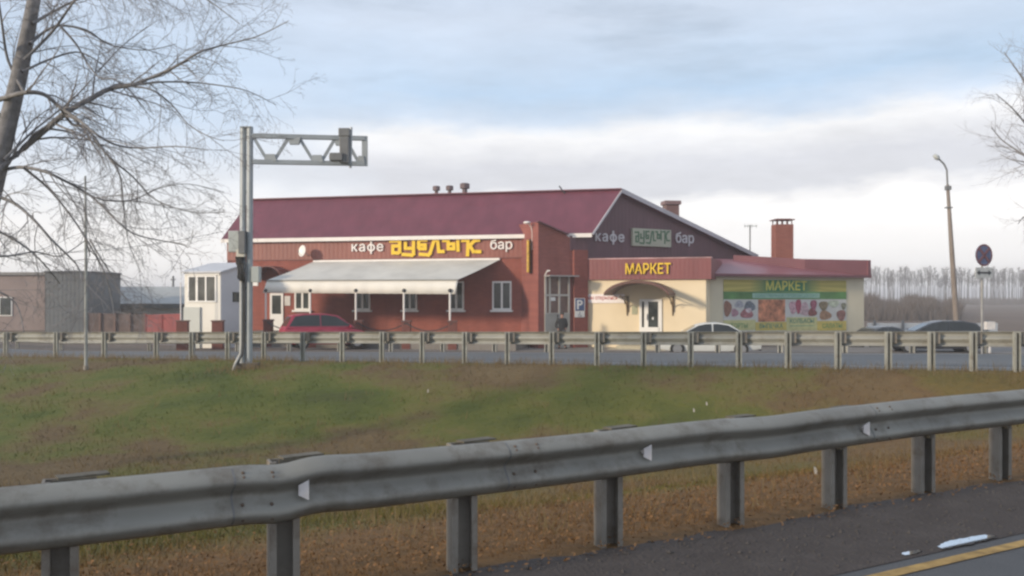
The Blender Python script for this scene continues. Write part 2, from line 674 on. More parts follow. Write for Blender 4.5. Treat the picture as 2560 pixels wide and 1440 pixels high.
strip('white_near_edge_line', lambda x: mid_y(x) + 1.1, lambda x: mid_y(x) + 1.22, -40, 40, 90, 1, LINE_W, lift=.006)


# puddles on the shoulder
PUDDLE = mat('shallow_water', (.78, .81, .84), .03, .03, 4, metallic=.92, spec=.8)


def puddle(poly, label):
    mb = MB()
    pts = []
    r = random.Random(len(poly))
    fine_ = []
    for (a, b) in zip(poly, poly[1:] + poly[:1]):
        for t in (0, .25, .5, .75):
            fine_.append((a[0] + (b[0] - a[0]) * t + r.uniform(-3, 3), a[1] + (b[1] - a[1]) * t + r.uniform(-1.1, 1.1)))
    poly = fine_
    for (px, py) in poly:
        D = F * 1.715 / (py - 740)
        p = S(px, py, D)
        pts.append((p.x, p.y, zg(p.x, p.y) + .010))
    mb.add(pts, [tuple(range(len(pts)))])
    tag(mb.build('puddle', PUDDLE), label, 'puddle', 'rain puddles on the shoulder')


puddle([(2345, 1369), (2362, 1359), (2392, 1352), (2425, 1347), (2450, 1341), (2488, 1341), (2492, 1348), (2464, 1355), (2440, 1358), (2436, 1363), (2405, 1368), (2380, 1372), (2360, 1378), (2352, 1375)],
       'longer bright rain puddle on the gravel next to the yellow line')
puddle([(2252, 1387), (2270, 1382), (2300, 1378), (2303, 1383), (2288, 1388), (2262, 1391)], 'small bright rain puddle left of the longer puddle')


# ------------------------------------------------------------------ wall planes
class Wall:
    """an upright plane seen in the photo: 1/distance is linear in the pixel column"""

    def __init__(self, A, B):
        self.A, self.B = A, B
        p, q = self.xy(1000), self.xy(2000)
        self.t = (q - p).normalized()
        self.n = Vector((self.t.y, -self.t.x, 0))

    def D(self, x):
        return 1 / (self.A + self.B * (x - 1280))

    def xy(self, x):
        p = S(x, 740, self.D(x))
        return Vector((p.x, p.y, 0))

    def P(self, x, y, off=0.0):
        return S(x, y, self.D(x)) + self.n * off

    def z(self, x, y):
        return S(x, y, self.D(x)).z

    def box(self, mb, x0, x1, z0, z1, d0, d1, mi=0):
        a, b = self.xy(x0), self.xy(x1)
        p = []
        for z in (z0, z1):
            for q, d in ((a, d1), (b, d1), (b, d0), (a, d0)):
                p.append(q + self.n * d + Vector((0, 0, z)))
        return mb.hexa(p, mi)

    def pbox(self, mb, x0, x1, ytop, ybot, d0, d1, mi=0):
        xm = (x0 + x1) / 2
        return self.box(mb, x0, x1, self.z(xm, ybot), self.z(xm, ytop), d0, d1, mi)


FW = Wall(.02106, 2.2234e-6)          # long cafe front
EW = Wall(.0222, -4.7e-6)             # brick entrance wall
GW = Wall(.022432, -6.52e-6)          # gable
MW = Wall(.0207, 3.1e-6)              # cream market front
WW = Wall(.02348, -4.08e-6)           # market wing

BRICK = brick('red_brick', (.32, .098, .072), (.26, .080, .060), (.26, .10, .08), tuple(FW.t))
BRICK_E = brick('red_entrance_brick', (.28, .098, .082), (.23, .080, .070), (.24, .10, .08), tuple(EW.t))
BRICK_DIAG = brick('chimney_brick', (.28, .098, .074), (.23, .075, .06), (.24, .13, .1), (.8, .6, 0))
ROOF = siding('maroon_sheet_roof', (.145, .042, .062), .36, tuple(FW.t), .42, .14, .05)
SIDING_F = siding('maroon_profiled_sheet', (.25, .090, .070), .25, tuple(FW.t), strength=.14)
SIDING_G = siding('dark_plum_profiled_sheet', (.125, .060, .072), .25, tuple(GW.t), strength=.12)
SIDING_M = siding('maroon_parapet_sheet', (.205, .068, .068), .22, tuple(MW.t), strength=.10)
FASCIA_W = mat('maroon_wing_fascia', (.155, .060, .068), .5, .1, 1)


def window(wall, parent, x0, x1, y0, y1, lights=2, sill=True, name='window'):
    mb = MB()
    xm = (x0 + x1) / 2
    zt, zb = wall.z(xm, y0), wall.z(xm, y1)
    fw = 4.0
    wall.box(mb, x0, x0 + fw, zb, zt, .0, .05)
    wall.box(mb, x1 - fw, x1, zb, zt, .0, .05)
    wall.box(mb, x0 + fw, x1 - fw, zt - .09, zt, .0, .052)
    wall.box(mb, x0 + fw, x1 - fw, zb, zb + .09, .0, .052)
    for k in range(1, lights):
        xc = x0 + (x1 - x0) * k / lights
        wall.box(mb, xc - 2.4, xc + 2.4, zb + .09, zt - .09, .0, .048)
    w = mb.build(name, WHITE, parent)
    g = MB()
    wall.box(g, x0 + fw, x1 - fw, zb + .09, zt - .09, .003, .02)
    g.build('pane', GLASS, w)
    if sill:
        s = MB()
        wall.box(s, x0 - 4, x1 + 4, zb - .10, zb - .003, .0, .16)
        s.build('sill', WHITE, w)
    return w


# ------------------------------------------------------------------ the cafe
cafe = thing('cafe_building', 'long red brick cafe with plum sheet roof, white eaves and tall dark gable', 'building', tuple(FW.xy(1000)))
Z_SPLIT, Z_EAVE = 4.60, 5.77

mb = MB()
FW.box(mb, 568, 1340, -.2, Z_SPLIT, -.35, 0)
mb.build('front_wall', BRICK, cafe)
mb = MB()
FW.box(mb, 568, 1340, Z_SPLIT + .002, Z_EAVE, -.35, .03)
mb.build('front_cladding', SIDING_F, cafe)
mb = MB()
FW.box(mb, 569, 1333, Z_SPLIT - .05, Z_SPLIT + .001, .0, .045)
mb.build('cladding_trim', mat('brown_trim', (.17, .06, .05), .6), cafe)

# entrance block in red brick whose top is cut on a slope
fin_a, fin_b = FW.xy(1333), EW.xy(1346)
zc, zr = S(1346, 554, EW.D(1346)).z, EW.z(1415, 587)
right = EW.xy(1467)
back = -EW.n * 3.0
mb = MB()
mb.prism([fin_b + Vector((0, 0, -.2)), right + Vector((0, 0, -.2)), right + Vector((0, 0, zr - .15)), EW.xy(1422) + Vector((0, 0, zr - .12)), EW.xy(1415) + Vector((0, 0, zr)), fin_b + Vector((0, 0, zc))], back)
mb.build('entrance_wall', BRICK_E, cafe)
mb = MB()
mb.hexa([fin_a + Vector((0, 0, -.2)), fin_b + Vector((-.004, -.004, -.2)), fin_b + Vector((-.004, 2.0, -.2)), fin_a + Vector((.2, .6, -.2)),
         fin_a + Vector((0, 0, zc - .02)), fin_b + Vector((-.004, -.004, zc - .02)), fin_b + Vector((-.004, 2.0, zc - .02)), fin_a + Vector((.2, .6, zc - .02))])
mb.build('entrance_side_wall', brick('sunlit_red_brick', (.33, .100, .080), (.27, .082, .066), (.3, .12, .1), (.17, -.98, 0)), cafe)  # sunlight on this face painted in as a brighter copy of the brick
mb = MB()
mb.bar(EW.P(1342, 553.5, .06), EW.P(1417, 586, .06), .30, .07)
mb.build('parapet_capping', mat('dark_plum_capping', (.13, .055, .062), .5), cafe)
mb = MB()
EW.box(mb, 1432, 1466.5, -.2, EW.z(1450, 625), .0, .14)
mb.build('brick_pier', brick('pier_brick', (.29, .088, .070), (.24, .07, .058), (.25, .1, .08), tuple(EW.t)), cafe)

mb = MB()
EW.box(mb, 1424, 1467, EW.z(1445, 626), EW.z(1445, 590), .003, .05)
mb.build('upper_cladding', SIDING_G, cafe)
mb = MB()
FW.pbox(mb, 651, 667, 690, 715, .9, 1.0)
mb.build('side_panel', WHITE, cafe)

# gable
E = S(1480, 583, 46.3)
E_l = S(553, 598, 51.2)
R = GW.P(1545, 475, .30)
R_l = E_l + (R - E) + Vector((-.55, -.2, -.06))
Q = GW.P(1884, 639, .30)
Q_l = Q + (R_l - R)
mb = MB()
mb.prism([GW.P(1467, 740, 0) * 1 + Vector((0, 0, -2.8)), GW.P(1878, 740) + Vector((0, 0, -2.8)), GW.P(1878, 640), GW.P(1546, 479), GW.P(1484, 580), GW.P(1467, 588)], -GW.n * .3)
mb.build('gable_wall', SIDING_G, cafe)
mb = MB()
for a, b in ((FW.xy(568), FW.xy(568) - FW.n * 15), (FW.xy(568) - FW.n * 15, GW.xy(1878))):
    d = (b - a).normalized()
    s = Vector((-d.y, d.x, 0)) * -.3
    mb.prism([a + Vector((0, 0, -.2)), b + Vector((0, 0, -.2)), b + s + Vector((0, 0, -.2)), a + s + Vector((0, 0, -.2))], (0, 0, 4.9))
mb.build('rear_wall', BRICK, cafe)

mb = MB()
dn = Vector((0, 0, -.10))
mb.prism([E, R, R_l, E_l], dn)
mb.prism([R + Vector((0, 0, .003)), Q, Q_l, R_l + Vector((0, 0, .003))], dn)
roof = mb.build('roof', ROOF, cafe)
mb = MB()
ed = (E - E_l).normalized()
o_ = FW.n * .03
zdn = Vector((0, 0, -.10))
i0 = E_l + (E - E_l) * ((1322 - 553) / (1480 - 553.))
i0 = E_l + (E - E_l) * ((i0 - E_l).length / (E - E_l).length * 1.0)
mb.bar(E_l + o_ + zdn, E + o_ + zdn, .05, .20)
mb.build('eaves_fascia', WHITE_METAL, roof)
mb = MB()
mb.bar(E + GW.n * .03 + Vector((.02, 0, -.06)), R + GW.n * .03 + Vector((0, 0, -.06)), .05, .10)
mb.bar(R + GW.n * .03 + Vector((0, 0, -.06)), Q + GW.n * .03 + Vector((0, 0, -.07)), .05, .22)
mb.build('verge_board', mat('pale_verge_board', (.50, .48, .50), .5, .1, 1), roof)
mb = MB()
mb.bar(R + Vector((0, 0, .03)), R_l + Vector((0, 0, .03)), .30, .06)
mb.build('ridge_cap', mat('plum_ridge_cap', (.17, .058, .075), .4), roof)
mb = MB()
mb.bar(Q + GW.n * .0 + Vector((-.9, .0, -.45)), Q + Vector((.0, .3, -.45)), .5, .7)
mb.build('eaves_box', mat('grey_eaves_box', (.45, .44, .44), .6), roof)


# ridge vents, chimney, aerial stub
def ridge_vent(px, ytop, ybase, w, capw):
    t = (px - 633) / (1545 - 633.)
    p = R_l + (R - R_l) * t
    D = p.y
    k = D / F
    mb = MB()
    zb, zt = p.z - .1, CZ - (ytop - 740) * k
    h = zt - zb
    cx = (px - 1280) * k
    mb.tube([(cx, D, zb), (cx, D, zb + h * .55)], w * k / 2, 10)
    mb.tube([(cx, D, zb + h * .58), (cx, D, zb + h * .95)], capw * k / 2, 10)
    mb.tube([(cx, D, zb + h * .95), (cx, D, zt)], [capw * k / 2 * .95, capw * k / 2 * .7], 10)
    for a in range(4):
        dx, dy = math.cos(a * 1.57) * w * k * .4, math.sin(a * 1.57) * w * k * .4
        mb.tube([(cx + dx, D + dy, zb + h * .5), (cx + dx, D + dy, zb + h * .6)], .03, 4)
    mb.build('roof_vent', mat('brown_grey_vent', (.14, .10, .105), .6, .2, 2), roof)


ridge_vent(1091, 465, 491, 9, 19)
ridge_vent(1124, 464, 490, 9, 19)
ridge_vent(1162, 458, 488, 13, 25)
mb = MB()
mb.tube([S(1412, 484, 48.6), S(1398, 465, 48.6)], .035, 6)
mb.build('aerial_stub', DARK, roof)
mb = MB()
ck = 55.0
c0 = S(1677, 545, ck)
mb.box((c0.x, ck, (S(0, 560, ck).z + S(0, 513, ck).z) / 2), (33 * ck / F, .8, S(0, 513, ck).z - S(0, 560, ck).z), .12)
ch = mb.build('chimney', brick('grey_red_chimney_brick', (.22, .12, .11), (.18, .10, .095), (.2, .15, .14), (.99, .12, 0)), cafe)
mb = MB()
mb.box((c0.x, ck, S(0, 508, ck).z), (41 * ck / F, 1.0, .22), .12)
mb.build('cap', mat('chimney_cap', (.20, .13, .13), .6), ch)

# windows and doors of the front
for x0, x1 in ((737, 776), (887, 926), (1007, 1043), (1122, 1160), (1231, 1279)):
    window(FW, cafe, x0, x1, 703, 775)
# white door
mb = MB()
zt, zb = FW.z(692, 733), FW.z(692, 828)
for a, b, lo, hi in ((676, 681, zb, zt), (704, 709, zb, zt), (681, 704, zt - .12, zt), (681, 704, zb + .05, zb + .95)):
    FW.box(mb, a, b, lo, hi, 0, .06)
d = mb.build('door', WHITE, cafe)
mb = MB()
FW.box(mb, 681, 704, zb + .95, zt - .12, .005, .03)
mb.build('pane', GLASS, d)
mb = MB()
FW.box(mb, 702, 703, zb + 1.0, zb + 1.15, .06, .10)
mb.build('handle', DARK, d)
# noticeboard beside the door, plates by the entrance
mb = MB()
FW.pbox(mb, 712, 726, 740, 764, 0, .03)
mb.build('notice', mat('white_notice', (.6, .58, .55), .7), cafe)
for x0, x1, y0, y1, m_ in ((1311, 1323, 727, 747, mat('dark_opening_plate', (.10, .11, .12), .6, .4, 14)), (1325, 1334, 732, 743, mat('small_white_plate', (.55, .53, .52), .6, .3, 20))):
    mb = MB()
    FW.pbox(mb, x0, x1, y0, y1, 0, .03)
    mb.build('door_plate', m_, cafe)
# plinth of the terrace below the awning
mb = MB()
FW.box(mb, 660, 1330, -.2, .72, 0.002, 3.6)
mb.build('terrace', PAVING, cafe)

# glazed entrance porch in the brick wall
FRAME = mat('pale_porch_frame', (.42, .40, .37), .5, .08, 2)
PANEL = mat('grey_porch_panel', (.34, .335, .31), .6, .08, 2)
PANE_R = mat('dusty_porch_pane', (.17, .105, .085), .25, .25, 3)
mb = MB()
za, zt = EW.z(1392, 846), EW.z(1392, 692)
zmid, zpan = EW.z(1392, 738), EW.z(1392, 784)
for xx in (1361, 1371, 1395, 1419):
    EW.box(mb, xx, xx + 4, zpan, zt, .0, .08)
EW.box(mb, 1361, 1423, zmid - .05, zmid + .05, .0, .085)
EW.box(mb, 1361, 1423, zpan - .02, zpan + .04, .0, .083)
fr = mb.build('porch_frame', FRAME, cafe)
mb = MB()
EW.box(mb, 1361.5, 1422.5, zpan, zt, .003, .03)
mb.build('pane', PANE_R, fr)
mb = MB()
EW.box(mb, 1361, 1421, 0, zpan - .02, .003, .06)
EW.box(mb, 1419, 1423, 0, zpan - .02, .0, .08)
pd = mb.build('porch_door', PANEL, cafe)
mb = MB()
EW.box(mb, 1391, 1393, zpan - .35, zpan - .05, .06, .12)
mb.build('handle', DARK, pd)
mb = MB()
EW.pbox(mb, 1375, 1387, 743, 752, .03, .05)
mb.build('paper_notice', WHITE, fr)
mb = MB()
EW.box(mb, 1360, 1434, zt, zt + .07, .0, .6)
mb.build('porch_ledge', mat('porch_ledge', (.30, .28, .27), .6), cafe)
mb = MB()
mb.tube([EW.P(1362, 688, .02), EW.P(1363, 680, .15), EW.P(1366, 677, .3)], .03, 6)
mb.box(EW.P(1364, 677, .3), (.16, .12, .06))
mb.build('spotlight', WHITE_METAL, cafe)

# arched hood over the side door at the left end
mb = MB()
n = 10
arc = []
cx_, zc_ = 690, FW.z(690, 700)
for i in range(n + 1):
    a = math.pi * i / n
    arc.append(FW.xy(cx_ - 36 * math.cos(a)) + Vector((0, 0, zc_ + .70 * math.sin(a))))
for i in range(n):
    mb.prism([arc[i], arc[i + 1], arc[i + 1] + Vector((0, 0, .06)), arc[i] + Vector((0, 0, .06))], FW.n * 1.1)
mb.build('door_hood', mat('maroon_hood', (.16, .055, .05), .5), cafe)


# ------------------------------------------------------------------ lettering
def glyph_ef():
    """the letter ф: a ring with a stem through it"""
    mb = MB()
    n, rx, ry, w = 22, .30, .285, .105
    for k in range(n):
        a, b = 2 * math.pi * k / n, 2 * math.pi * (k + 1) / n
        q = [(.40 + (rx - d) * math.cos(t), .265 + (ry - d * .9) * math.sin(t), -.5) for t, d in ((a, 0), (b, 0), (b, w), (a, w))]
        mb.prism(q, (0, 0, 1))
    mb.prism([(.345, -.21, -.49), (.455, -.21, -.49), (.455, .76, -.49), (.345, .76, -.49)], (0, 0, .985))
    return mb


def text_mesh(body, extrude=.02, offset=.0):
    if 'ф' in body:
        x, allv, allf = 0.0, [], []
        for chx in body:
            if chx == 'ф':
                g = glyph_ef()
                v, f, adv = [Vector(p) for p in g.v], g.f, .80
            else:
                me = text_mesh(chx, extrude, offset)
                v, f = [p.co.copy() for p in me.vertices], [tuple(q.vertices) for q in me.polygons]
                adv = max(p.x for p in v) + .07
            b = len(allv)
            allv += [(p.x + x, p.y, p.z) for p in v]
            allf += [tuple(b + i for i in q) for q in f]
            x += adv
        me = bpy.data.meshes.new('lettering')
        me.from_pydata(allv, [], allf)
        return me
    cu = bpy.data.curves.new('lettering', 'FONT')
    cu.body = body
    cu.size = 1
    cu.extrude = extrude
    cu.offset = offset
    cu.resolution_u = 3
    o = bpy.data.objects.new('lettering', cu)
    col.objects.link(o)
    dg = bpy.context.evaluated_depsgraph_get()
    me = bpy.data.meshes.new_from_object(o.evaluated_get(dg))
    bpy.data.objects.remove(o)
    bpy.data.curves.remove(cu)
    return me


def wall_text(body, wall, x0, x1, ytop, ybot, off, depth, m, name='sign_lettering', parent=None, offset=.012, mside=None):
    me = text_mesh(body, .5, offset)
    n = len(me.vertices)
    a = np.zeros(n * 3)
    me.vertices.foreach_get('co', a)
    a = a.reshape(-1, 3)
    lo, hi = a.min(0), a.max(0)
    a = (a - lo) / (hi - lo)
    A, B = wall.P(x0, ytop), wall.P(x1, ytop)
    xm = (x0 + x1) / 2
    zt, zb = wall.z(xm, ytop), wall.z(xm, ybot)
    p0, p1 = wall.xy(x0), wall.xy(x1)
    out = np.zeros((n, 3))
    for k in range(3):
        out[:, k] = p0[k] + (p1[k] - p0[k]) * a[:, 0] + wall.n[k] * (off + depth * a[:, 2])
    out[:, 2] = zb + (zt - zb) * a[:, 1]
    me.vertices.foreach_set('co', out.ravel())
    me.materials.clear()
    me.materials.append(m)
    me.update()
    if mside:
        me.materials.append(mside)
        for f in me.polygons:
            f.material_index = 0 if abs(f.normal.dot(wall.n)) > .5 else 1
    me.update()
    me.name = name
    o = bpy.data.objects.new(name, me)
    col.objects.link(o)
    if parent is not None:
        o.parent = parent
        if parent.type == 'EMPTY':
            o.location = -parent.location
    return o


LW = mat('white_letter_plastic', (.82, .78, .75), .4, .03, 3)
LG = mat('pale_grey_letter_plastic', (.60, .58, .60), .5, .05, 3)
tag(wall_text('кафе', FW, 881, 960, 603, 635, .05, .07, LW, offset=.009), 'white letters reading кафе on the long red front, left of the yellow lettering', 'sign')
tag(wall_text('бар', FW, 1227, 1282, 598, 630, .05, .07, LW, offset=.009), 'white letters reading бар on the long red front, right of the yellow lettering', 'sign')
tag(wall_text('кафе', GW, 1486, 1558, 577, 611, .04, .06, LG, offset=.008), 'grey letters reading кафе on the dark gable left of the beige panel', 'sign')
tag(wall_text('бар', GW, 1687, 1732, 581, 615, .04, .06, LG, offset=.008), 'grey letters reading бар on the dark gable right of the beige panel', 'sign')

NAME = [[(690, 132), (822, 132), (822, 290), (800, 305), (722, 305), (722, 205), (822, 205)],
        [(905, 165), (905, 240), (1012, 240)], [(1022, 110), (1022, 320), (1000, 338), (868, 328)],
        [(1205, 118), (1098, 118), (1098, 225), (1115, 245), (1192, 245), (1192, 190), (1130, 190)],
        [(1118, 325), (1240, 335), (1262, 310), (1322, 122), (1372, 122), (1388, 285), (1455, 285)],
        [(1458, 125), (1525, 125), (1525, 245), (1608, 245), (1608, 175), (1530, 175)], [(1665, 112), (1668, 268)],
        [(1732, 125), (1815, 120), (1806, 335)], [(1830, 212), (1885, 150), (1905, 128), (1968, 120)], [(1845, 205), (1890, 285), (1985, 288)]]


def stroke_letters(wall, fx, fy, w, off, depth, m, name, parent=None):
    mb = MB()
    k = 0
    for line in NAME:
        pts = [wall.P(fx(a), fy(b), 0) for a, b in line]
        for p, q in zip(pts, pts[1:]):
            d = (q - p).normalized()
            s = d.cross(wall.n).normalized() * w / 2
            e = d * w * .42
            o = wall.n * (off + .002 * (k % 7))
            k += 1
            mb.prism([p - e - s + o, q + e - s + o, q + e + s + o, p - e + s + o], wall.n * depth)
    return mb.build(name, m, parent)


tag(stroke_letters(FW, lambda a: 860 + a / 5.818, lambda b: 580 + b / 5.818, .175, .05, .08, YELLOW, 'sign_lettering'),
    'large yellow ornamental letters under the white eaves of the long front', 'sign')
gs = thing('light_box_sign', 'beige panel with green ornamental letters on the dark gable', 'sign', tuple(GW.P(1624, 615)))
mb = MB()
GW.box(mb, 1577, 1673, GW.z(1624, 616.5), GW.z(1624, 573), .0, .16)
mb.build('panel', mat('beige_sign_panel', (.42, .43, .33), .5, .06, 2), gs, bevel=.01)
stroke_letters(GW, lambda a: 1582 + (a - 680) * 87 / 1310., lambda b: 578 + (b - 110) * 31 / 228., .085, .161, .012, mat('green_sign_letters', (.07, .16, .085), .5), 'letters', gs)

# maroon vertical sign seen edge-on beside the entrance
vsn = thing('projecting_sign', 'narrow yellow sign projecting from the brick corner, seen edge on', 'sign', tuple(S(1323, 680, 46.4)))
mb = MB()
mb.box(S(1322.5, 641, 46.35), (.11, .55, 1.62), -.25)
mb.build('panel', mat('yellow_sign_board', (.60, .38, .06), .5, .3, 9), vsn, bevel=.02)
mb = MB()
mb.box(S(1327, 641, 46.6), (.05, .5, 1.74), -.25)
mb.build('frame', DARK, vsn)

# bracket street lamp at the brick corner
bl = thing('bracket_lamp', 'white curved arm street lamp on the corner of the brick entrance', 'lamp', tuple(S(1331, 600, 46.4)))
mb = MB()
mb.tube([S(1330, 625, 46.3), S(1330.5, 580, 46.3), S(1328, 568, 46.2), S(1322, 560, 46.1), S(1316, 557, 46.05)], .03, 6)
mb.build('arm', WHITE_METAL, bl, smooth=True)
mb = MB()
mb.ball(S(1317.5, 556.5, 46.0), .12, 8, 6, (1.6, 1, .6))
mb.build('lamp_head', WHITE_METAL, bl, smooth=True)

# satellite dish
dsh = thing('satellite_dish', 'white oval satellite dish on the red cladding above the awning', 'satellite dish', tuple(FW.P(768, 640)))
mb = MB()
c = FW.P(769, 629, .55)
ax = (Vector((-.62, -.76, .16))).normalized()
s_ = ax.cross(Vector((0, 0, 1))).normalized()
t_ = s_.cross(ax)
vs, fs = [], []
for i in range(6):
    r = .30 * i / 5
    for k in range(20):
        a = k * math.pi / 10
        vs.append(c + (s_ * math.cos(a) * .95 + t_ * math.sin(a) * 1.05) * r + ax * (r * r * .7))
fs = [(i * 20 + k, i * 20 + (k + 1) % 20, (i + 1) * 20 + (k + 1) % 20, (i + 1) * 20 + k) for i in range(5) for k in range(20)]
mb.add(vs, fs)
dd = mb.build('dish', WHITE, dsh, smooth=True)
sm = dd.modifiers.new('thick', 'SOLIDIFY')
sm.thickness = .015
mb = MB()
mb.tube([FW.P(772, 640, 0), FW.P(770, 632, .3), c], .02, 5)
mb.tube([c - t_ * .28, c + ax * .3 - t_ * .1], .012, 5)
mb.ball(c + ax * .3 - t_ * .08, .04, 6, 5)
mb.build('mount', MIDGREY, dsh)

# ------------------------------------------------------------------ awning with posts
aw = thing('awning', 'long pale grey terrace awning with cream valance on white posts', 'awning', tuple(S(900, 826, 47)))
AL, AR = FW.P(785, 655, .04), FW.P(1250, 649.5, .04)
BL, BR = S(668, 701, 47.0), S(1145, 699.5, 44.6)
CL, CR = S(657, 732, 46.95), S(1139, 735.5, 44.5)
mb = MB()
n = 24
vs = []
for i in range(n + 1):
    t = i / n
    for j in range(7):
        s = j / 6
        p = (AL * (1 - t) + AR * t) * (1 - s) + (BL * (1 - t) + BR * t) * s
        sag = -.02 * math.sin(math.pi * s) - .01 * math.sin(math.pi * s) * math.cos(t * 8 * math.pi)
        vs.append(p + Vector((0, 0, sag)))
fs = [(i * 7 + j, (i + 1) * 7 + j, (i + 1) * 7 + j + 1, i * 7 + j + 1) for i in range(n) for j in range(6)]
mb.add(vs, fs)
cn = mb.build('canopy', AWNING, aw, smooth=False)
cn.modifiers.new('thick', 'SOLIDIFY').thickness = .02
mb = MB()
vs = []
for i in range(97):
    t = i / 96
    wv = .006 * math.sin(i * .8)
    a, b = BL * (1 - t) + BR * t, CL * (1 - t) + CR * t
    vs += [a, a * .5 + b * .5 + FW.n * wv, b + FW.n * wv * 2 + Vector((0, 0, .004 * math.sin(i * 1.57)))]
mb.add(vs, [(i * 3 + j, i * 3 + 3 + j, i * 3 + 4 + j, i * 3 + 1 + j) for i in range(96) for j in range(2)])
va = mb.build('valance', VALANCE, aw, smooth=True)
va.modifiers.new('thick', 'SOLIDIFY').thickness = .012
mb = MB()
mb.bar(AL + Vector((0, 0, .03)), AR + Vector((0, 0, .03)), .14, .12)
mb.build('wall_rail', WHITE_METAL, aw)
mb = MB()
mb.bar(BL + FW.n * .03, BR + FW.n * .03, .07, .05)
mb.build('front_rail', mat('shadow_gap_rail', (.26, .26, .25), .6), aw)  # greyed to draw the shadow gap between canopy and valance
PIER = brick('dark_red_pier_brick', (.20, .07, .055), (.16, .055, .045), (.2, .1, .08), (1, 0, 0))
pier_xy = []
for px in (665, 776, 890, 1010, 1125):
    t = (px - 665) / (1139 - 665.)
    D = 46.95 + (44.5 - 46.95) * t
    top, bot = S(px, 728, D), S(px, 800, D)
    mb = MB()
    mb.tube([(top.x, D - .03, bot.z - .02), (top.x, D - .03, top.z)], .045, 8)
    p_ = mb.build('post', WHITE_METAL, aw)
    mb = MB()
    mb.ball((top.x, D - .04, top.z + .03), .10, 8, 6)
    mb.build('finial', DARK, p_)
    pr = thing('brick_pier', '', 'pier', (top.x + .12, D, 0), 0, 'brick piers of the terrace chain fence')
    pr['label'] = {665: 'dark red brick pier under the leftmost awning post, beside the white door', 776: 'dark red brick pier behind the red car',
                   890: 'dark red brick pier in front of the red car bonnet', 1010: 'dark red brick pier under the second awning post from the right',
                   1125: 'dark red brick pier under the rightmost awning post'}[px]
    mb = MB()
    mb.box((0, 0, .66), (.42, .42, 1.36))
    mb.build('shaft', PIER, pr, world=False)
    mb = MB()
    mb.box((0, 0, 1.375), (.5, .5, .07))
    mb.build('cap', mat('pier_cap', (.15, .075, .065), .7), pr, world=False)
    pier_xy.append((top.x + .12, D))
for (a, b), lab in zip(zip(pier_xy, pier_xy[1:]), ('between the white door and the car', 'behind the roof of the red car', 'right of the red car bonnet', 'under the right end of the awning')):
    mb = MB()
    pts = []
    for i in range(15):
        t = i / 14
        pts.append((a[0] * (1 - t) + b[0] * t, a[1] * (1 - t) + b[1] * t - .22, 1.28 - .38 * (1 - (2 * t - 1) ** 2)))
    mb.tube(pts, .028, 5)
    tag(mb.build('chain', DARK), 'dark sagging chain strung from pier to pier, ' + lab, 'chain', 'chains of the terrace fence')

# ------------------------------------------------------------------ the market
mk = thing('market_building', 'cream market annexe with maroon parapet and a lower beige wing', 'building', tuple(MW.xy(1600)))
mb = MB()
zt = MW.z(1616, 699)
MW.box(mb, 1467, 1765, -.2, zt, -4.5, 0)
mb.build('front_wall', CREAM, mk)
mb = MB()
MW.box(mb, 1462, 1779, zt + .002, MW.z(1620, 647), -4.5, .14)
par = mb.build('parapet', SIDING_M, mk)
mb = MB()
MW.box(mb, 1461, 1780, MW.z(1620, 647) + .002, MW.z(1620, 647) + .05, -.3, .16)
mb.build('capping', mat('pale_parapet_capping', (.48, .30, .30), .4, .5, 1.2), par)
# white double door
mb = MB()
z0, z1 = .02, MW.z(1625, 748)
for a, b, lo, hi in ((1599, 1605, z0, z1), (1650, 1655, z0, z1), (1605, 1650, z1 - .12, z1), (1611, 1621, z0, z1 - .12), (1621, 1650, z0, MW.z(1635, 818)), (1605, 1611, z0, MW.z(1608, 818)), (1646, 1650, z0, z1 - .12)):
    MW.box(mb, a, b, lo, hi, .0, .07)
d = mb.build('door', WHITE, mk)
mb = MB()
MW.box(mb, 1605, 1646, MW.z(1630, 818), z1 - .12, .004, .03)
mb.build('pane', GLASS, d)
mb = MB()
MW.box(mb, 1618, 1619.5, MW.z(1620, 800), MW.z(1620, 785), .07, .12)
mb.build('handle', MIDGREY, d)
mb = MB()
c = MW.P(1633, 796, .034)
mb.ball(c, .06, 8, 6, (1, .1, 1.2))
mb.build('sticker', WHITE, d)
mb = MB()
MW.box(mb, 1555, 1665, -.1, .16, .0, 1.3)
MW.box(mb, 1540, 1680, -.1, .02, .0, 1.9)
mb.build('step', mat('door_step', (.42, .38, .28), .8), mk)
# arched canopy
AC = mat('maroon_barrel_canopy', (.12, .055, .045), .5, .1, 2)
mb = MB()
n = 16
px0, px1 = 1532, 1688
zb_, zt_ = MW.z(1610, 739), MW.z(1610, 709)
arc = []
for i in range(n + 1):
    a = math.pi * (.11 + .78 * i / n)
    arc.append(((px0 + px1) / 2 - (px1 - px0) / 2 * math.cos(a) / math.cos(math.pi * .11), zb_ + (zt_ - zb_) * (math.sin(a) - math.sin(math.pi * .11)) / (1 - math.sin(math.pi * .11))))
for (xa, za), (xb, zb2) in zip(arc, arc[1:]):
    a, b = MW.xy(xa) + Vector((0, 0, za)), MW.xy(xb) + Vector((0, 0, zb2))
    mb.prism([a, b, b + Vector((0, 0, .13)), a + Vector((0, 0, .13))], MW.n * 2.0)
can = mb.build('door_canopy', AC, mk)
BRK = mat('brown_wrought_bracket', (.16, .11, .06), .6)
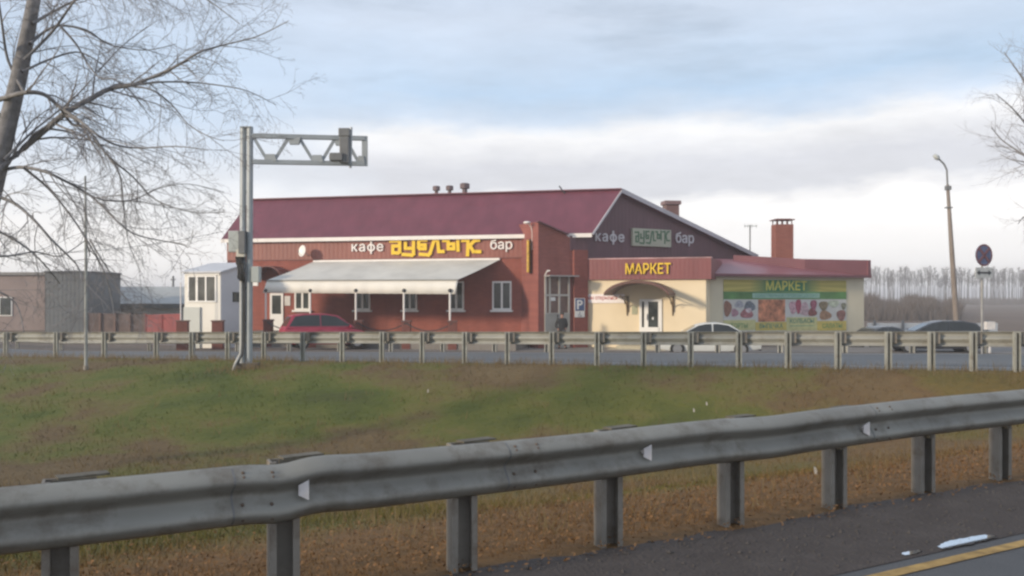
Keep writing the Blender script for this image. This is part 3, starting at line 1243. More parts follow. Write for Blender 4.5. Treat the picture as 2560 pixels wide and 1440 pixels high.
for px, so in ((1568, 1), (1682, 1)):
    mb = MB()
    for dx in (0, 3):
        mb.bar(MW.P(px + dx, 740, .03), MW.P(px + dx, 789 - dx * 3, .03), .05)
    pts = []
    for i in range(9):
        t = i / 8
        pts.append(MW.P(px, 783 - 44 * t ** .55, .05 + 1.6 * t ** 1.8))
    mb.tube(pts, .03, 5)
    mb.bar(MW.P(px, 742, .03), MW.P(px, 742, 1.8), .05)
    mb.tube([MW.P(px, 748, .6), MW.P(px, 755, .45), MW.P(px, 760, .55), MW.P(px, 752, .7)], .02, 4)
    mb.build('bracket', BRK, can)
mb = MB()
MW.pbox(mb, 1580, 1594, 764, 786, 0, .03)
mb.build('opening_hours_plate', mat('green_grey_plate', (.36, .36, .24), .6, .35, 16), mk)
# wing
mb = MB()
WW.box(mb, 1766, 2160, .55, WW.z(1960, 694) + .02, -5.0, 0)
mb.build('wing_wall', CREAM_WING, mk)
mb = MB()
WW.box(mb, 1766, 2162, -.2, .548, -5.0, .04)
mb.build('wing_plinth', mat('maroon_plinth', (.13, .055, .05), .8, .2, 2), mk)
zf0, zf1 = WW.z(1960, 694), WW.z(1960, 686)
mb = MB()
WW.box(mb, 1770, 2164, zf0 + .022, zf1, -5.0, .45)
fa = mb.build('wing_fascia', FASCIA_W, mk)
mb = MB()
a, b = WW.xy(1776) + WW.n * .46, WW.xy(2120) + WW.n * .46
c_, d_ = WW.xy(1935) - WW.n * 3.6, WW.xy(1700) - WW.n * 3.6
zt2 = WW.z(1960, 655) + .28
mb.add([a + Vector((0, 0, zf1 + .003)), b + Vector((0, 0, zf1 + .003)), c_ + Vector((0, 0, zt2)), d_ + Vector((0, 0, zt2)),
        a + Vector((0, 0, zf1 - .05)), b + Vector((0, 0, zf1 - .05)), c_ + Vector((0, 0, zt2 - .06)), d_ + Vector((0, 0, zt2 - .06))],
       [(0, 1, 2, 3), (7, 6, 5, 4), (0, 4, 5, 1), (1, 5, 6, 2), (2, 6, 7, 3), (3, 7, 4, 0)])
mb.build('wing_roof', mat('pale_plum_wing_roof', (.25, .095, .11), .4, .1, .5), mk)
mb = MB()
q0, q1 = WW.xy(1930), WW.xy(2164)
zpt = WW.z(2164, 651)
zp0 = WW.z(1930, 653)
bk = -WW.n * .25
mb.prism([WW.xy(1985) + WW.n * .30 + Vector((0, 0, zf1 + .01)), q1 + WW.n * .44 + Vector((0, 0, zf1 + .01)), q1 + WW.n * .44 + Vector((0, 0, zpt)), WW.xy(1985) + WW.n * .30 + Vector((0, 0, zpt + .02))], -WW.n * .12)
mb.v = [tuple(Vector(v) - WW.n * .0) for v in mb.v]
mb2 = MB()
# right end parapet, and the raised back parapet that shows above the sloping roof
a0, a1 = WW.xy(2040) + WW.n * -.9, WW.xy(2163) + WW.n * .43
mb2.prism([a0 + Vector((0, 0, zf1 + .003)), a1 + Vector((0, 0, zf1 + .003)), a1 + Vector((0, 0, zpt)), a0 + Vector((0, 0, zpt + .06))], -WW.n * .2)
b0 = WW.xy(1930) - WW.n * 3.4
mb2.prism([b0 + Vector((0, 0, zf1)), a0 + Vector((.02, 0, zf1)), a0 + Vector((.02, 0, zpt + .058)), b0 + Vector((0, 0, zpt + .33))], Vector((.1, .2, 0)))
a2 = WW.xy(2163) - WW.n * 5
mb2.prism([a1 + Vector((0, 0, zf1 + .003)), a2 + Vector((0, 0, zf1 + .003)), a2 + Vector((0, 0, zpt)), a1 + Vector((0, 0, zpt))], WW.t * -.2)
mb2.build('wing_parapet', mat('maroon_wing_parapet', (.18, .070, .082), .5, .1, 1), mk)
# brick chimney with a raised cap
D_ = 51.5
mb = MB()
c = S(1955.5, 0, D_)
zc0, zc1 = zf1 + .1, S(0, 562, D_).z
mb.box((c.x, D_, (zc0 + zc1) / 2), (44 * D_ / F, .9, zc1 - zc0), .0)
ch = mb.build('chimney', BRICK_DIAG, mk)
mb = MB()
for dx in (-.42, -.14, .14, .42):
    for dy in (-.38, .38):
        mb.box((c.x + dx, D_ + dy, zc1 + .12), (.05, .05, .24))
mb.box((c.x, D_, zc1 + .26), (1.14, 1.05, .045))
mb.box((c.x, D_, zc1 + .30), (.8, .7, .04))
mb.build('cap', mat('rusty_chimney_cap', (.16, .055, .045), .6), ch)
mb = MB()
mb.bar(WW.P(2168, 795, -.5), WW.P(2168, 812, -.5), .25)
mb.build('corner_block', CREAM_WING, mk)

tag(wall_text('МАРКЕТ', MW, 1566, 1679, 658, 685, .15, .09, YELLOW, offset=.014, mside=YELLOW_SIDE), 'bold yellow letters reading МАРКЕТ on the maroon parapet above the cream front', 'sign')

# printed market banner on the wing
bn = thing('market_banner', 'large printed food banner with green and yellow bands on the beige wing wall', 'banner', tuple(WW.P(1960, 826)))


def flat(wall, x0, x1, y0, y1, off, m, name, parent, thick=.012):
    mb = MB()
    za = [wall.z(x, y) for x in (x0, x1) for y in (y0, y1)]
    a, b = wall.xy(x0), wall.xy(x1)
    wall.box(mb, x0, x1, wall.z((x0 + x1) / 2, y1), wall.z((x0 + x1) / 2, y0), off, off + thick)
    return mb.build(name, m, parent)


def print_mat(name, c, amt=.18, scale=4):
    return mat(name, c, .6, amt, scale)


def rays_mat():
    m = mat('yellow_green_ray_print', (.4, .4, .1), .6, .15, 3)
    nt = m.node_tree
    b = nt.nodes['Principled BSDF']
    g = nt.nodes.new('ShaderNodeNewGeometry')
    d = nt.nodes.new('ShaderNodeVectorMath')
    d.operation = 'SUBTRACT'
    d.inputs[1].default_value = tuple(WW.P(1965, 712))
    nt.links.new(g.outputs['Position'], d.inputs[0])
    dt = nt.nodes.new('ShaderNodeVectorMath')
    dt.operation = 'DOT_PRODUCT'
    dt.inputs[1].default_value = tuple(WW.t)
    nt.links.new(d.outputs[0], dt.inputs[0])
    sp = nt.nodes.new('ShaderNodeSeparateXYZ')
    nt.links.new(d.outputs[0], sp.inputs[0])
    at = nt.nodes.new('ShaderNodeMath')
    at.operation = 'ARCTAN2'
    nt.links.new(sp.outputs['Z'], at.inputs[0])
    ab = nt.nodes.new('ShaderNodeMath')
    ab.operation = 'ABSOLUTE'
    nt.links.new(dt.outputs['Value'], ab.inputs[0])
    nt.links.new(ab.outputs[0], at.inputs[1])
    si = nt.nodes.new('ShaderNodeMath')
    si.operation = 'MULTIPLY'
    si.inputs[1].default_value = 75
    nt.links.new(at.outputs[0], si.inputs[0])
    sn = nt.nodes.new('ShaderNodeMath')
    sn.operation = 'SINE'
    nt.links.new(si.outputs[0], sn.inputs[0])
    mr = nt.nodes.new('ShaderNodeMapRange')
    mr.inputs[1].default_value = -1
    nt.links.new(sn.outputs[0], mr.inputs[0])
    mx = nt.nodes.new('ShaderNodeMix')
    mx.data_type = 'RGBA'
    mx.inputs[6].default_value = (.40, .35, .09, 1)
    mx.inputs[7].default_value = (.52, .45, .13, 1)
    nt.links.new(mr.outputs[0], mx.inputs[0])
    # the middle of the print is green
    m2 = nt.nodes.new('ShaderNodeMapRange')
    m2.inputs[1].default_value = 1.1
    m2.inputs[2].default_value = 2.3
    nt.links.new(ab.outputs[0], m2.inputs[0])
    mx2 = nt.nodes.new('ShaderNodeMix')
    mx2.data_type = 'RGBA'
    mx2.inputs[6].default_value = (.04, .18, .08, 1)
    nt.links.new(m2.outputs[0], mx2.inputs[0])
    nt.links.new(mx.outputs[2], mx2.inputs[7])
    nt.links.new(mx2.outputs[2], b.inputs['Base Color'])
    return m


flat(WW, 1808, 2115, 699, 827, .004, print_mat('pale_banner_ground', (.56, .55, .52), .06), 'sheet', bn)
flat(WW, 1808, 2115, 700, 729, .017, rays_mat(), 'header_band', bn)
flat(WW, 1808, 2115, 729.3, 748, .017, print_mat('green_banner_band', (.10, .23, .075), .3, 1.4), 'green_band', bn)
flat(WW, 1880, 2048, 733, 745, .030, print_mat('pale_teal_strip', (.30, .47, .38), .1), 'teal_strip', bn)
YB = print_mat('yellow_banner_block', (.55, .44, .12), .12)
YG = print_mat('pale_yellow_banner_block', (.52, .50, .24), .12)
flat(WW, 1808, 1888, 800, 826, .017, YG, 'caption_block', bn)
flat(WW, 1888.4, 1965, 805, 826, .017, YB, 'caption_block', bn)
flat(WW, 1965.4, 2042, 793, 826, .017, YG, 'caption_block', bn)
flat(WW, 2042.4, 2115, 802, 826, .017, YB, 'caption_block', bn)
flat(WW, 1895, 1962, 749, 804, .017, print_mat('baked_goods_print', (.50, .20, .11), .6, 3.0), 'pastry_picture', bn)
wall_text('МАРКЕТ', WW, 1914, 2016, 702, 726, .030, .008, mat('pale_yellow_print', (.60, .56, .12), .6), 'letters', bn, offset=.02)
PL = mat('dark_teal_print', (.06, .20, .15), .6)
PG = mat('green_print', (.12, .26, .10), .6)
wall_text('СОБСТВЕННОЕ ПРОИЗВОДСТВО', WW, 1886, 2042, 735, 743.5, .043, .004, mat('white_teal_print', (.10, .28, .22), .6), 'letters', bn, offset=.0)
wall_text('ТОРТЫ', WW, 1826, 1868, 808, 820, .030, .006, PG, 'letters', bn, offset=.015)
wall_text('ВЫПЕЧКА', WW, 1898, 1956, 808.5, 820.5, .030, .006, PL, 'letters', bn, offset=.012)
wall_text('КОЛБАСЫ', WW, 1974, 2034, 796, 808, .030, .006, PL, 'letters', bn, offset=.012)
wall_text('САЛАТЫ', WW, 2055, 2104, 808, 820, .030, .006, PG, 'letters', bn, offset=.012)
flat(WW, 1974, 2034, 813, 815.5, .030, print_mat('faint_green_line', (.25, .36, .2)), 'caption_line', bn, .004)


def blob(cx, cy, rx, ry, c, amt=.4, sc_=8):
    mb = MB()
    poly = []
    for k in range(14):
        a = 2 * math.pi * k / 14
        r = 1 + .12 * math.sin(3 * a + cx)
        poly.append(WW.P(cx + rx * math.cos(a) * r, cy + ry * math.sin(a) * r, .030 + .0007 * (cx % 9)))
    mb.prism(poly, WW.n * .004)
    mb.build('food_picture', print_mat('food_print', c, amt, sc_), bn)


for a in ((1818, 771, 10, 20, (.26, .13, .09)), (1847, 761, 11, 9, (.36, .36, .40)), (1873, 766, 14, 13, (.16, .18, .21)), (1836, 782, 9, 10, (.36, .20, .24)),
          (1866, 784, 16, 12, (.36, .15, .16)), (1870, 776, 7, 6, (.60, .50, .52)), (1982, 768, 10, 16, (.52, .32, .36)), (1995, 765, 7, 18, (.36, .08, .12)),
          (2010, 773, 12, 17, (.50, .35, .37)), (2033, 762, 8, 13, (.32, .10, .14)), (2030, 781, 11, 10, (.26, .09, .08)), (2058, 764, 11, 12, (.22, .17, .10)),
          (2083, 759, 14, 9, (.42, .46, .36)), (2062, 788, 15, 12, (.34, .20, .12)), (2102, 788, 11, 14, (.26, .13, .11)), (2108, 765, 6, 9, (.2, .2, .14))):
    blob(*a)

# small white banner beside the door
sb = thing('opening_banner', 'small white banner with red writing hung left of the arched door canopy', 'banner', tuple(MW.P(1510, 757)))
flat(MW, 1459, 1562, 735, 757.5, .03, mat('white_banner_fabric', (.84, .78, .76), .7, .05), 'sheet', sb, .02)
wall_text('мы открылись', MW, 1470, 1545, 741, 752, .052, .006, mat('dull_red_print', (.42, .10, .09), .6), 'letters', sb, offset=.012)

# parking sign on the brick pier
pk = thing('parking_sign', 'blue parking sign with white P above a white plate on the brick pier', 'sign', tuple(EW.P(1445, 795)))
flat(EW, 1433, 1457, 746, 776, .16, mat('parking_blue', (.075, .115, .24), .45), 'blue_panel', pk, .025)
for x0, x1, y0, y1 in ((1432.3, 1433.5, 745.5, 776.5), (1456.5, 1457.7, 745.5, 776.5), (1433.5, 1456.5, 745.3, 746.5)):
    flat(EW, x0, x1, y0, y1, .16, WHITE, 'border', pk, .03)
wall_text('P', EW, 1438, 1452, 750, 773, .186, .008, WHITE, 'letter', pk, offset=.02)
flat(EW, 1433, 1457, 777, 793, .16, WHITE, 'lower_plate', pk, .025)
mb = MB()
mb.ball(EW.P(1445, 781, .19), .035, 8, 6, (1, .3, 1))
mb.tube([EW.P(1444.5, 783, .19), EW.P(1445, 787, .19), EW.P(1448, 788, .19), EW.P(1449, 791, .19)], .014, 5)
ring = [EW.P(1445 + 3.4 * math.cos(a), 788 + 3.4 * math.sin(a), .19) for a in [i * .4 for i in range(12)]]
mb.tube(ring, .012, 4)
mb.build('wheelchair_symbol', mat('grey_symbol', (.2, .2, .22), .6), pk)

# ------------------------------------------------------------------ the small white kiosk
DK = 45.0
kb = thing('kiosk', 'small white panelled booth with three pane window and sloping grey roof', 'kiosk', tuple(S(505, 860, DK)))
KW = mat('white_kiosk_panel', (.70, .68, .62), .5, .04, 1)
KS = mat('shaded_kiosk_side', (.56, .56, .57), .6, .05, 1)  # shade on the kiosk's right side, put into the colour as grey
ka, kc = S(461, 680, DK + .6), S(551, 680, DK)
ka.z = kc.z = 0
kt = (kc - ka).normalized()
kn = Vector((kt.y, -kt.x, 0))
kb_w, kb_d = (kc - ka).length, 1.75
ktop = S(505, 679, DK).z
mb = MB()
bk_ = Vector((.62, 1, 0)).normalized() * kb_d
mb.prism([ka, kc, kc + bk_, ka + bk_], (0, 0, ktop))
mb.build('walls', [KW], kb, bevel=.02)
mb = MB()
h1 = Vector((0, 0, ktop + .01))
h2 = Vector((0, 0, ktop + .50))
o1 = kn * .15
e_ = kt * .12
mb.add([ka - e_ + o1 + h1, kc + e_ + o1 + h1, kc + e_ + bk_ + h2, ka - e_ + bk_ + h2] + [p + Vector((0, 0, -.07)) for p in (ka - e_ + o1 + h1, kc + e_ + o1 + h1, kc + e_ + bk_ + h2, ka - e_ + bk_ + h2)],
       [(0, 1, 2, 3), (7, 6, 5, 4), (0, 4, 5, 1), (1, 5, 6, 2), (2, 6, 7, 3), (3, 7, 4, 0)])
mb.build('roof', mat('pale_grey_kiosk_roof', (.50, .51, .53), .5, .08, 1), kb)
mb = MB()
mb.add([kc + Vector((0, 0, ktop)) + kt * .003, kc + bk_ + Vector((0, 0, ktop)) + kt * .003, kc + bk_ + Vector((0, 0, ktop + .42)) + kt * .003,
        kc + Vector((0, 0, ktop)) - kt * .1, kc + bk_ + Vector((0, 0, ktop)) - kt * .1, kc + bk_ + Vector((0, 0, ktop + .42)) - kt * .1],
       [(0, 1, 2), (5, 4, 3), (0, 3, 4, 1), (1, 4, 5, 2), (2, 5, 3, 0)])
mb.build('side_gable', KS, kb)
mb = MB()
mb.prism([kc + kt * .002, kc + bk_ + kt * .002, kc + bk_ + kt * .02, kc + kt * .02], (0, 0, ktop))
mb.build('side_wall', KS, kb)  # thin sheet added over the wall to carry the shade tone


def kbox(mb, u0, u1, z0, z1, d0, d1):
    a, b = ka + (kc - ka) * u0, ka + (kc - ka) * u1
    p = []
    for z in (z0, z1):
        for q, d in ((a, d1), (b, d1), (b, d0), (a, d0)):
            p.append(q + kn * d + Vector((0, 0, z)))
    mb.hexa(p)


mb = MB()
zw1, zw0 = S(505, 692, DK).z, S(505, 752, DK).z
kbox(mb, .02, .98, ktop - .16, ktop - .02, 0, .05)
for u0, u1 in ((.10, .14), (.33, .39), (.59, .63), (.86, .90)):
    kbox(mb, u0, u1, zw0, zw1, 0, .05)
kbox(mb, .10, .90, zw1, zw1 + .07, 0, .052)
kbox(mb, .10, .90, zw0 - .07, zw0, 0, .052)
kw_ = mb.build('window', WHITE, kb)
mb = MB()
kbox(mb, .14, .86, zw0, zw1, .003, .02)
mb.build('pane', mat('kiosk_glass', (.09, .09, .08), .08, .4, 1.5), kw_)
mb = MB()
kbox(mb, .01, .46, 0, S(505, 768, DK).z, .003, .10)
mb.build('lower_panel', mat('greenish_grey_panel', (.50, .52, .49), .6, .05, 1), kb)
mb = MB()
p = kc + bk_ * .62 + kt * .0
for z0, z1 in ((S(0, 755, DK).z, S(0, 730, DK).z),):
    d = bk_.normalized()
    q = kt * .022
    mb.prism([p - d * .35 + q + Vector((0, 0, z0)), p + d * .35 + q + Vector((0, 0, z0)), p + d * .35 + q + Vector((0, 0, z1)), p - d * .35 + q + Vector((0, 0, z1))], kt * .03)
mb.build('side_window', GLASS, kb)

for px, lab in ((457, 'dark brick post at the left corner of the white booth'), (545, 'dark brick post in front of the right corner of the white booth')):
    p = S(px, 800, 43.6)
    pr = thing('brick_post', lab, 'pier', (p.x, 43.6, 0), .1, 'brick posts by the booth')
    mb = MB()
    mb.box((0, 0, .68), (.50, .42, 1.42))
    mb.build('shaft', PIER, pr, world=False)
    mb = MB()
    mb.box((0, 0, 1.42), (.58, .5, .06))
    mb.build('cap', mat('post_cap', (.16, .09, .075), .7), pr, world=False)
mb = MB()
mb.tube([S(452, 690, 44.2) + Vector((0, 0, -.3)), (S(452, 690, 44.2).x, 44.2, 0)], .03, 6)
tag(mb.build('downpipe', WHITE_METAL), 'thin white pole standing at the left corner of the booth', 'pole')

# ------------------------------------------------------------------ buildings and walls at the far left
pb = thing('warehouse', 'dull pink rendered building behind the bare tree at the far left', 'building', tuple(S(30, 830, 70)))
mb = MB()
D_ = 70.0
p0, p1 = S(-260, 688, D_), S(112, 688, D_)
mb.box(((p0.x + p1.x) / 2, D_ + 4, p0.z / 2 - .1), (p1.x - p0.x, 8, p0.z + .2))
mb.build('wall', mat('dull_pink_render', (.26, .205, .19), .85, .2, .6), pb)
mb = MB()
mb.box(((p0.x + p1.x) / 2, D_ + 4, p0.z + .12), (p1.x - p0.x + .4, 8.4, .22))
mb.build('roof', mat('grey_flat_roof', (.22, .21, .20), .8), pb)
for px in (15, -70):
    mb = MB()
    a, b = S(px - 16, 742, D_), S(px + 16, 790, D_)
    mb.box((a.x / 2 + b.x / 2, D_ - .02, (a.z + b.z) / 2), (b.x - a.x, .1, a.z - b.z))
    w_ = mb.build('window', WHITE, pb)
    mb = MB()
    mb.box((a.x / 2 + b.x / 2, D_ - .06, (a.z + b.z) / 2), (b.x - a.x - .16, .06, a.z - b.z - .16))
    mb.build('pane', GLASS, w_)
gb = thing('grey_shed', 'tall dark grey boxy shed right of the pink building', 'building', tuple(S(162, 830, 66)))
D_ = 66.0
p0, p1 = S(113, 681, D_), S(212, 681, D_)
mb = MB()
mb.box(((p0.x + p1.x) / 2, D_ + 3, p0.z / 2 - .1), (p1.x - p0.x, 6, p0.z + .2))
mb.build('wall', siding('slate_grey_sheet', (.095, .105, .112), .3, (1, 0, 0)), gb)
mb = MB()
mb.box(((p0.x + p1.x) / 2, D_ + 3, p0.z + .05), (p1.x - p0.x + .16, 6.2, .12))
mb.build('roof', mat('dark_shed_edge', (.08, .085, .09), .6), gb)
lb = thing('low_building', 'long low building with grey roof behind the red fence', 'building', tuple(S(335, 830, 74)))
D_ = 74.0
p0, p1 = S(214, 768, D_), S(470, 771, D_)
mb = MB()
mb.box(((p0.x + p1.x) / 2, D_ + 4, p0.z / 2 - .1), (p1.x - p0.x, 8, p0.z + .2))
mb.build('wall', mat('pale_greenish_wall', (.36, .37, .33), .8, .15, .4), lb)
mb = MB()
ze = S(0, 759, D_).z
zr_ = ze + 1.0
mb.prism([(p0.x - .3, D_ - .5, ze), (p0.x - .3, D_ + 4, zr_ + .4), (p0.x - .3, D_ + 8.5, ze)], (p1.x - p0.x + .6, 0, 0))
mb.build('roof', mat('weathered_grey_roof', (.34, .35, .34), .7, .12, .5), lb)
mb = MB()
mb.box(((p0.x + p1.x) / 2, D_ - .52, ze - .18), (p1.x - p0.x + .6, .12, .34))
mb.build('eaves_board', mat('dark_eaves_board', (.06, .07, .068), .7), lb)
for px in (250, 330):
    mb = MB()
    mb.box(S(px, 803, D_ - .03), (1.7, .1, 1.3))
    mb.build('window', GLASS, lb)
fnc = thing('red_fence', 'low red metal fence panel left of the white booth', 'fence', tuple(S(410, 830, 56)))
D_ = 56.0
p0, p1 = S(366, 787, D_), S(453, 784, D_ - 6)
mb = MB()
mb.prism([(p0.x, p0.y, -.1), (p1.x, p1.y, -.1), (p1.x, p1.y, p1.z), (p0.x, p0.y, p0.z)], (.02, .06, 0))
mb.build('panel', siding('red_fence_sheet', (.22, .048, .045), .25, (1, 0, 0)), fnc)
for t in (0, .5, 1):
    mb = MB()
    mb.box((p0.x + (p1.x - p0.x) * t, p0.y + (p1.y - p0.y) * t - .06, p0.z / 2), (.1, .08, p0.z + .1))
    mb.build('post', mat('dark_red_post', (.2, .04, .04), .6), fnc)
fb = thing('dark_fence', 'dark brown low fence behind the road left of the red panel', 'fence', tuple(S(320, 830, 60)))
mb = MB()
D_ = 60.0
p0, p1 = S(214, 782, D_), S(362, 786, D_)
mb.prism([(p0.x, D_, -.1), (p1.x, D_, -.1), (p1.x, D_, p1.z), (p0.x, D_, p0.z)], (0, .06, 0))
mb.build('panel', mat('dark_brown_panel', (.12, .085, .075), .8, .4, 1.5), fb)
for k in range(5):
    mb = MB()
    mb.box((p0.x + (p1.x - p0.x) * k / 4, D_ - .06, p0.z / 2), (.12, .1, p0.z))
    mb.build('post', mat('brown_post', (.16, .10, .08), .8), fb)


# ------------------------------------------------------------------ guardrails
PROF = [(.312, .0), (.303, .020), (.268, .070), (.250, .082), (.236, .085), (.224, .078), (.196, .036), (.174, .010), (.158, .004), (.142, .008), (.118, .026), (.090, .050), (.072, .062), (.058, .066), (.046, .062), (.014, .022), (0, 0)]


def guardrail(name, label, pts, out, top, m, dents=None):
    """pts: ground points along the rail; out: horizontal direction the humps point to; top: height of the upper edge above ground"""
    root = thing('guardrail', label, 'guardrail', tuple(pts[0]), 0, 'roadside guardrails')
    mb = MB()
    vs = []
    npf = len(PROF)
    for i, (p, jit) in enumerate(pts_jit(pts, dents)):
        for (z, o) in PROF:
            vs.append(Vector(p) + out * (o + jit[0]) + Vector((0, 0, top - .312 + z + jit[1])))
    n = len(vs) // npf
    mb.add(vs, [(i * npf + j, (i + 1) * npf + j, (i + 1) * npf + j + 1, i * npf + j + 1) for i in range(n - 1) for j in range(npf - 1)])
    b = mb.build('beam', m, root, smooth=True)
    b.modifiers.new('thick', 'SOLIDIFY').thickness = .006
    return root


def pts_jit(pts, dents):
    for i, p in enumerate(pts):
        yield p, (dents(p) if dents else (0, 0))


def channel(mb, p, h, w, d, ang, t=.014):
    """C section post: web plus two lipped flanges"""
    R_ = Matrix.Rotation(ang, 3, 'Z')
    for (cx, cy, sx, sy) in ((0, d / 2 - t / 2, w, t), (-w / 2 + t / 2, -t / 2, t, d - t), (w / 2 - t / 2, -t / 2, t, d - t), (-w / 2 + t + .012, -d / 2 + t / 2, .024, t), (w / 2 - t - .012, -d / 2 + t / 2, .024, t)):
        q = R_ @ Vector((cx, cy, 0))
        mb.box((p[0] + q.x, p[1] + q.y, p[2] + h / 2 - .15), (sx, sy, h + .3), ang)


# near rail: posts at even steps
step = Vector((.968, .565, 0))
post0 = Vector((.70, 6.20, 0))
nd = step.normalized()
nout = Vector((nd.y, -nd.x, 0))                  # towards our road
g_pts = []
for i in range(-260, 241):
    p = post0 + step * (i / 16.0)
    g_pts.append(Vector((p.x, p.y, .9)))
JOINTS = [-2.28, -.78, 2.25, 5.2]


def near_dents(p):
    s = (Vector((p.x, p.y, 0)) - post0).dot(nd) / step.length
    o = .006 * math.sin(s * 1.3) + .004 * math.sin(s * 3.1 + 1)
    z = .008 * math.sin(s * .9 + .4) + .004 * math.sin(s * 2.7)
    d = s + 2.05
    if abs(d) < .5:
        z += -.024 * math.exp(-(d / .10) ** 2) + .016 * math.exp(-((d - .22) / .14) ** 2)
    d = s - 1.25
    z += -.022 * math.exp(-(d / .34) ** 2)
    return (o * .6, z * .7 + .010 * max(0, s))


BRACKET = grimy('dirty_bracket_steel', (.135, .122, .095), (.09, .075, .05), .75, 5, .5)
root = guardrail('guardrail', 'heavy grey guardrail in front beside the gravel shoulder, with small white reflectors', g_pts, nout, .792, GALV, near_dents)
for i in range(-5, 9):
    p = post0 + step * i - nout * .085
    mb = MB()
    channel(mb, (p.x, p.y, .9), .785, .165, .11, math.atan2(nd.y, nd.x) - .12)
    po = mb.build('post', GALV_POST, root)
    mb = MB()
    q = p + nout * .055
    ang = math.atan2(nd.y, nd.x)
    # spacer bracket between post and beam, its top plate showing over the beam
    mb.box((q.x + nd.x * .06, q.y + nd.y * .06, .9 + .70), (.20, .010, .19), ang)
    mb.box((p.x + nd.x * .10, p.y + nd.y * .10, .9 + .800), (.24, .09, .010), ang + .10)
    mb.box((q.x, q.y, .9 + .62), (.06, .05, .28), ang)
    mb.build('bracket', BRACKET, po)
REFL = mat('white_reflector', (.66, .63, .62), .35, .08, 20)
for s, lab in ((-1.94, 1), (.19, 0), (2.17, 0), (-4.1, 0)):
    p = post0 + step * s
    base = Vector((p.x, p.y, .9 + .792 - .156)) + nout * .018
    mb = MB()
    t1 = nd
    tw = .026
    a = [base + t1 * -tw + Vector((0, 0, -.028)) + nout * .05, base + t1 * tw + Vector((0, 0, -.055)) + nout * .066, base + t1 * tw + Vector((0, 0, .055)) + nout * .066, base + t1 * -tw + Vector((0, 0, .028)) + nout * .05]
    mb.prism(a, -nout * .008)
    mb.bar(base - nout * .01, base + nout * .055, .02)
    mb.build('reflector', REFL, root)
BOLT = mat('rusty_bolt', (.11, .08, .06), .7, .3, 20)
for s in JOINTS:
    mb = MB()
    vs = []
    for k in (0, 1):
        p = post0 + step * (s + k * .010)
        d_ = near_dents(p)
        for (z, o) in PROF:
            vs.append(Vector((p.x, p.y, .9 + .792 - .312 + z + d_[1])) + nout * (o + d_[0] + .004))
    npf = len(PROF)
    mb.add(vs, [(j, npf + j, npf + j + 1, j + 1) for j in range(npf - 1)])
    j_ = mb.build('splice', mat('dark_splice_line', (.14, .14, .138), .6, .2, 8), root)
    j_.modifiers.new('thick', 'SOLIDIFY').thickness = .004
    for dz, oo in ((.283, .056), (.262, .074), (.112, .044), (.034, .052)):
        for dk in (.05, .19):
            p = post0 + step * (s + dk)
            d_ = near_dents(p)
            mb = MB()
            mb.ball(Vector((p.x, p.y, .9 + .792 - .312 + dz + d_[1])) + nout * (oo + d_[0]), .011, 6, 5)
            mb.build('bolt', BOLT, j_)

# rail along the far edge of the grass
md = Vector((1, -.4259, 0)).normalized()
mout = Vector((-md.y, md.x, 0))                # humps face the far road
m_pts = []
for k in range(0, 121):
    x = -34 + 58 * k / 120
    m_pts.append(Vector((x, mid_y(x), zg(x, mid_y(x)) + .0)))
root2 = guardrail('guardrail', 'grey guardrail seen from behind along the top of the grass bank', m_pts, mout, .80, GALV_FAR)
post_px = [-105, 25, 150, 270, 400, 488, 578, 668, 765, 863, 962, 1062, 1168, 1274, 1384, 1497, 1613, 1730, 1850, 1972, 2096, 2221, 2328, 2432, 2540, 2650]
P2 = grimy('grey_green_post', (.32, .325, .29), (.20, .17, .13), .65, 4, .56)
for px in post_px:
    D = 1 / (.0432 + 8e-6 * (px - 1280))
    p = S(px, 740, D)
    p = Vector((p.x, p.y, zg(p.x, mid_y(p.x)))) - mout * .15
    mb = MB()
    lean = rng.uniform(-.012, .012)
    channel(mb, (p.x, p.y, p.z), .80, .125, .10, math.atan2(md.y, md.x) + .35 + lean)
    po = mb.build('post', P2, root2)
    mb = MB()
    q = p + mout * .10
    mb.box((q.x + md.x * .06, q.y + md.y * .06, p.z + .66), (.20, .12, .22), math.atan2(md.y, md.x) + .2)
    mb.build('bracket', GALV_POST, po)

# rail on the far side of that road
fd = Vector((1, -.5, 0)).normalized()
fout = Vector((fd.y, -fd.x, 0))
f_pts = []
for k in range(0, 81):
    x = -38 + 64 * k / 80
    f_pts.append(Vector((x, far_y(x), zg(x, far_y(x)))))
root3 = guardrail('guardrail', 'low grey guardrail across the road, mostly hidden behind the nearer rail', f_pts, fout, .66, GALV_FAR)
for px in [-60, 40, 150, 260, 370, 480, 590, 720, 846, 975, 1104, 1234, 1365, 1500, 1642, 1793, 1950, 2112, 2280, 2460, 2640]:
    # intersection of the column with the line y = 34.6 - .5 x
    D = 34.6 / (1 + .5 * (px - 1280) / F)
    x = (px - 1280) * D / F
    p = Vector((x, D, zg(x, D))) - fout * .09
    mb = MB()
    channel(mb, (p.x, p.y, p.z), .62, .17, .10, math.atan2(fd.y, fd.x))
    mb.build('post', GALV_FAR, root3)

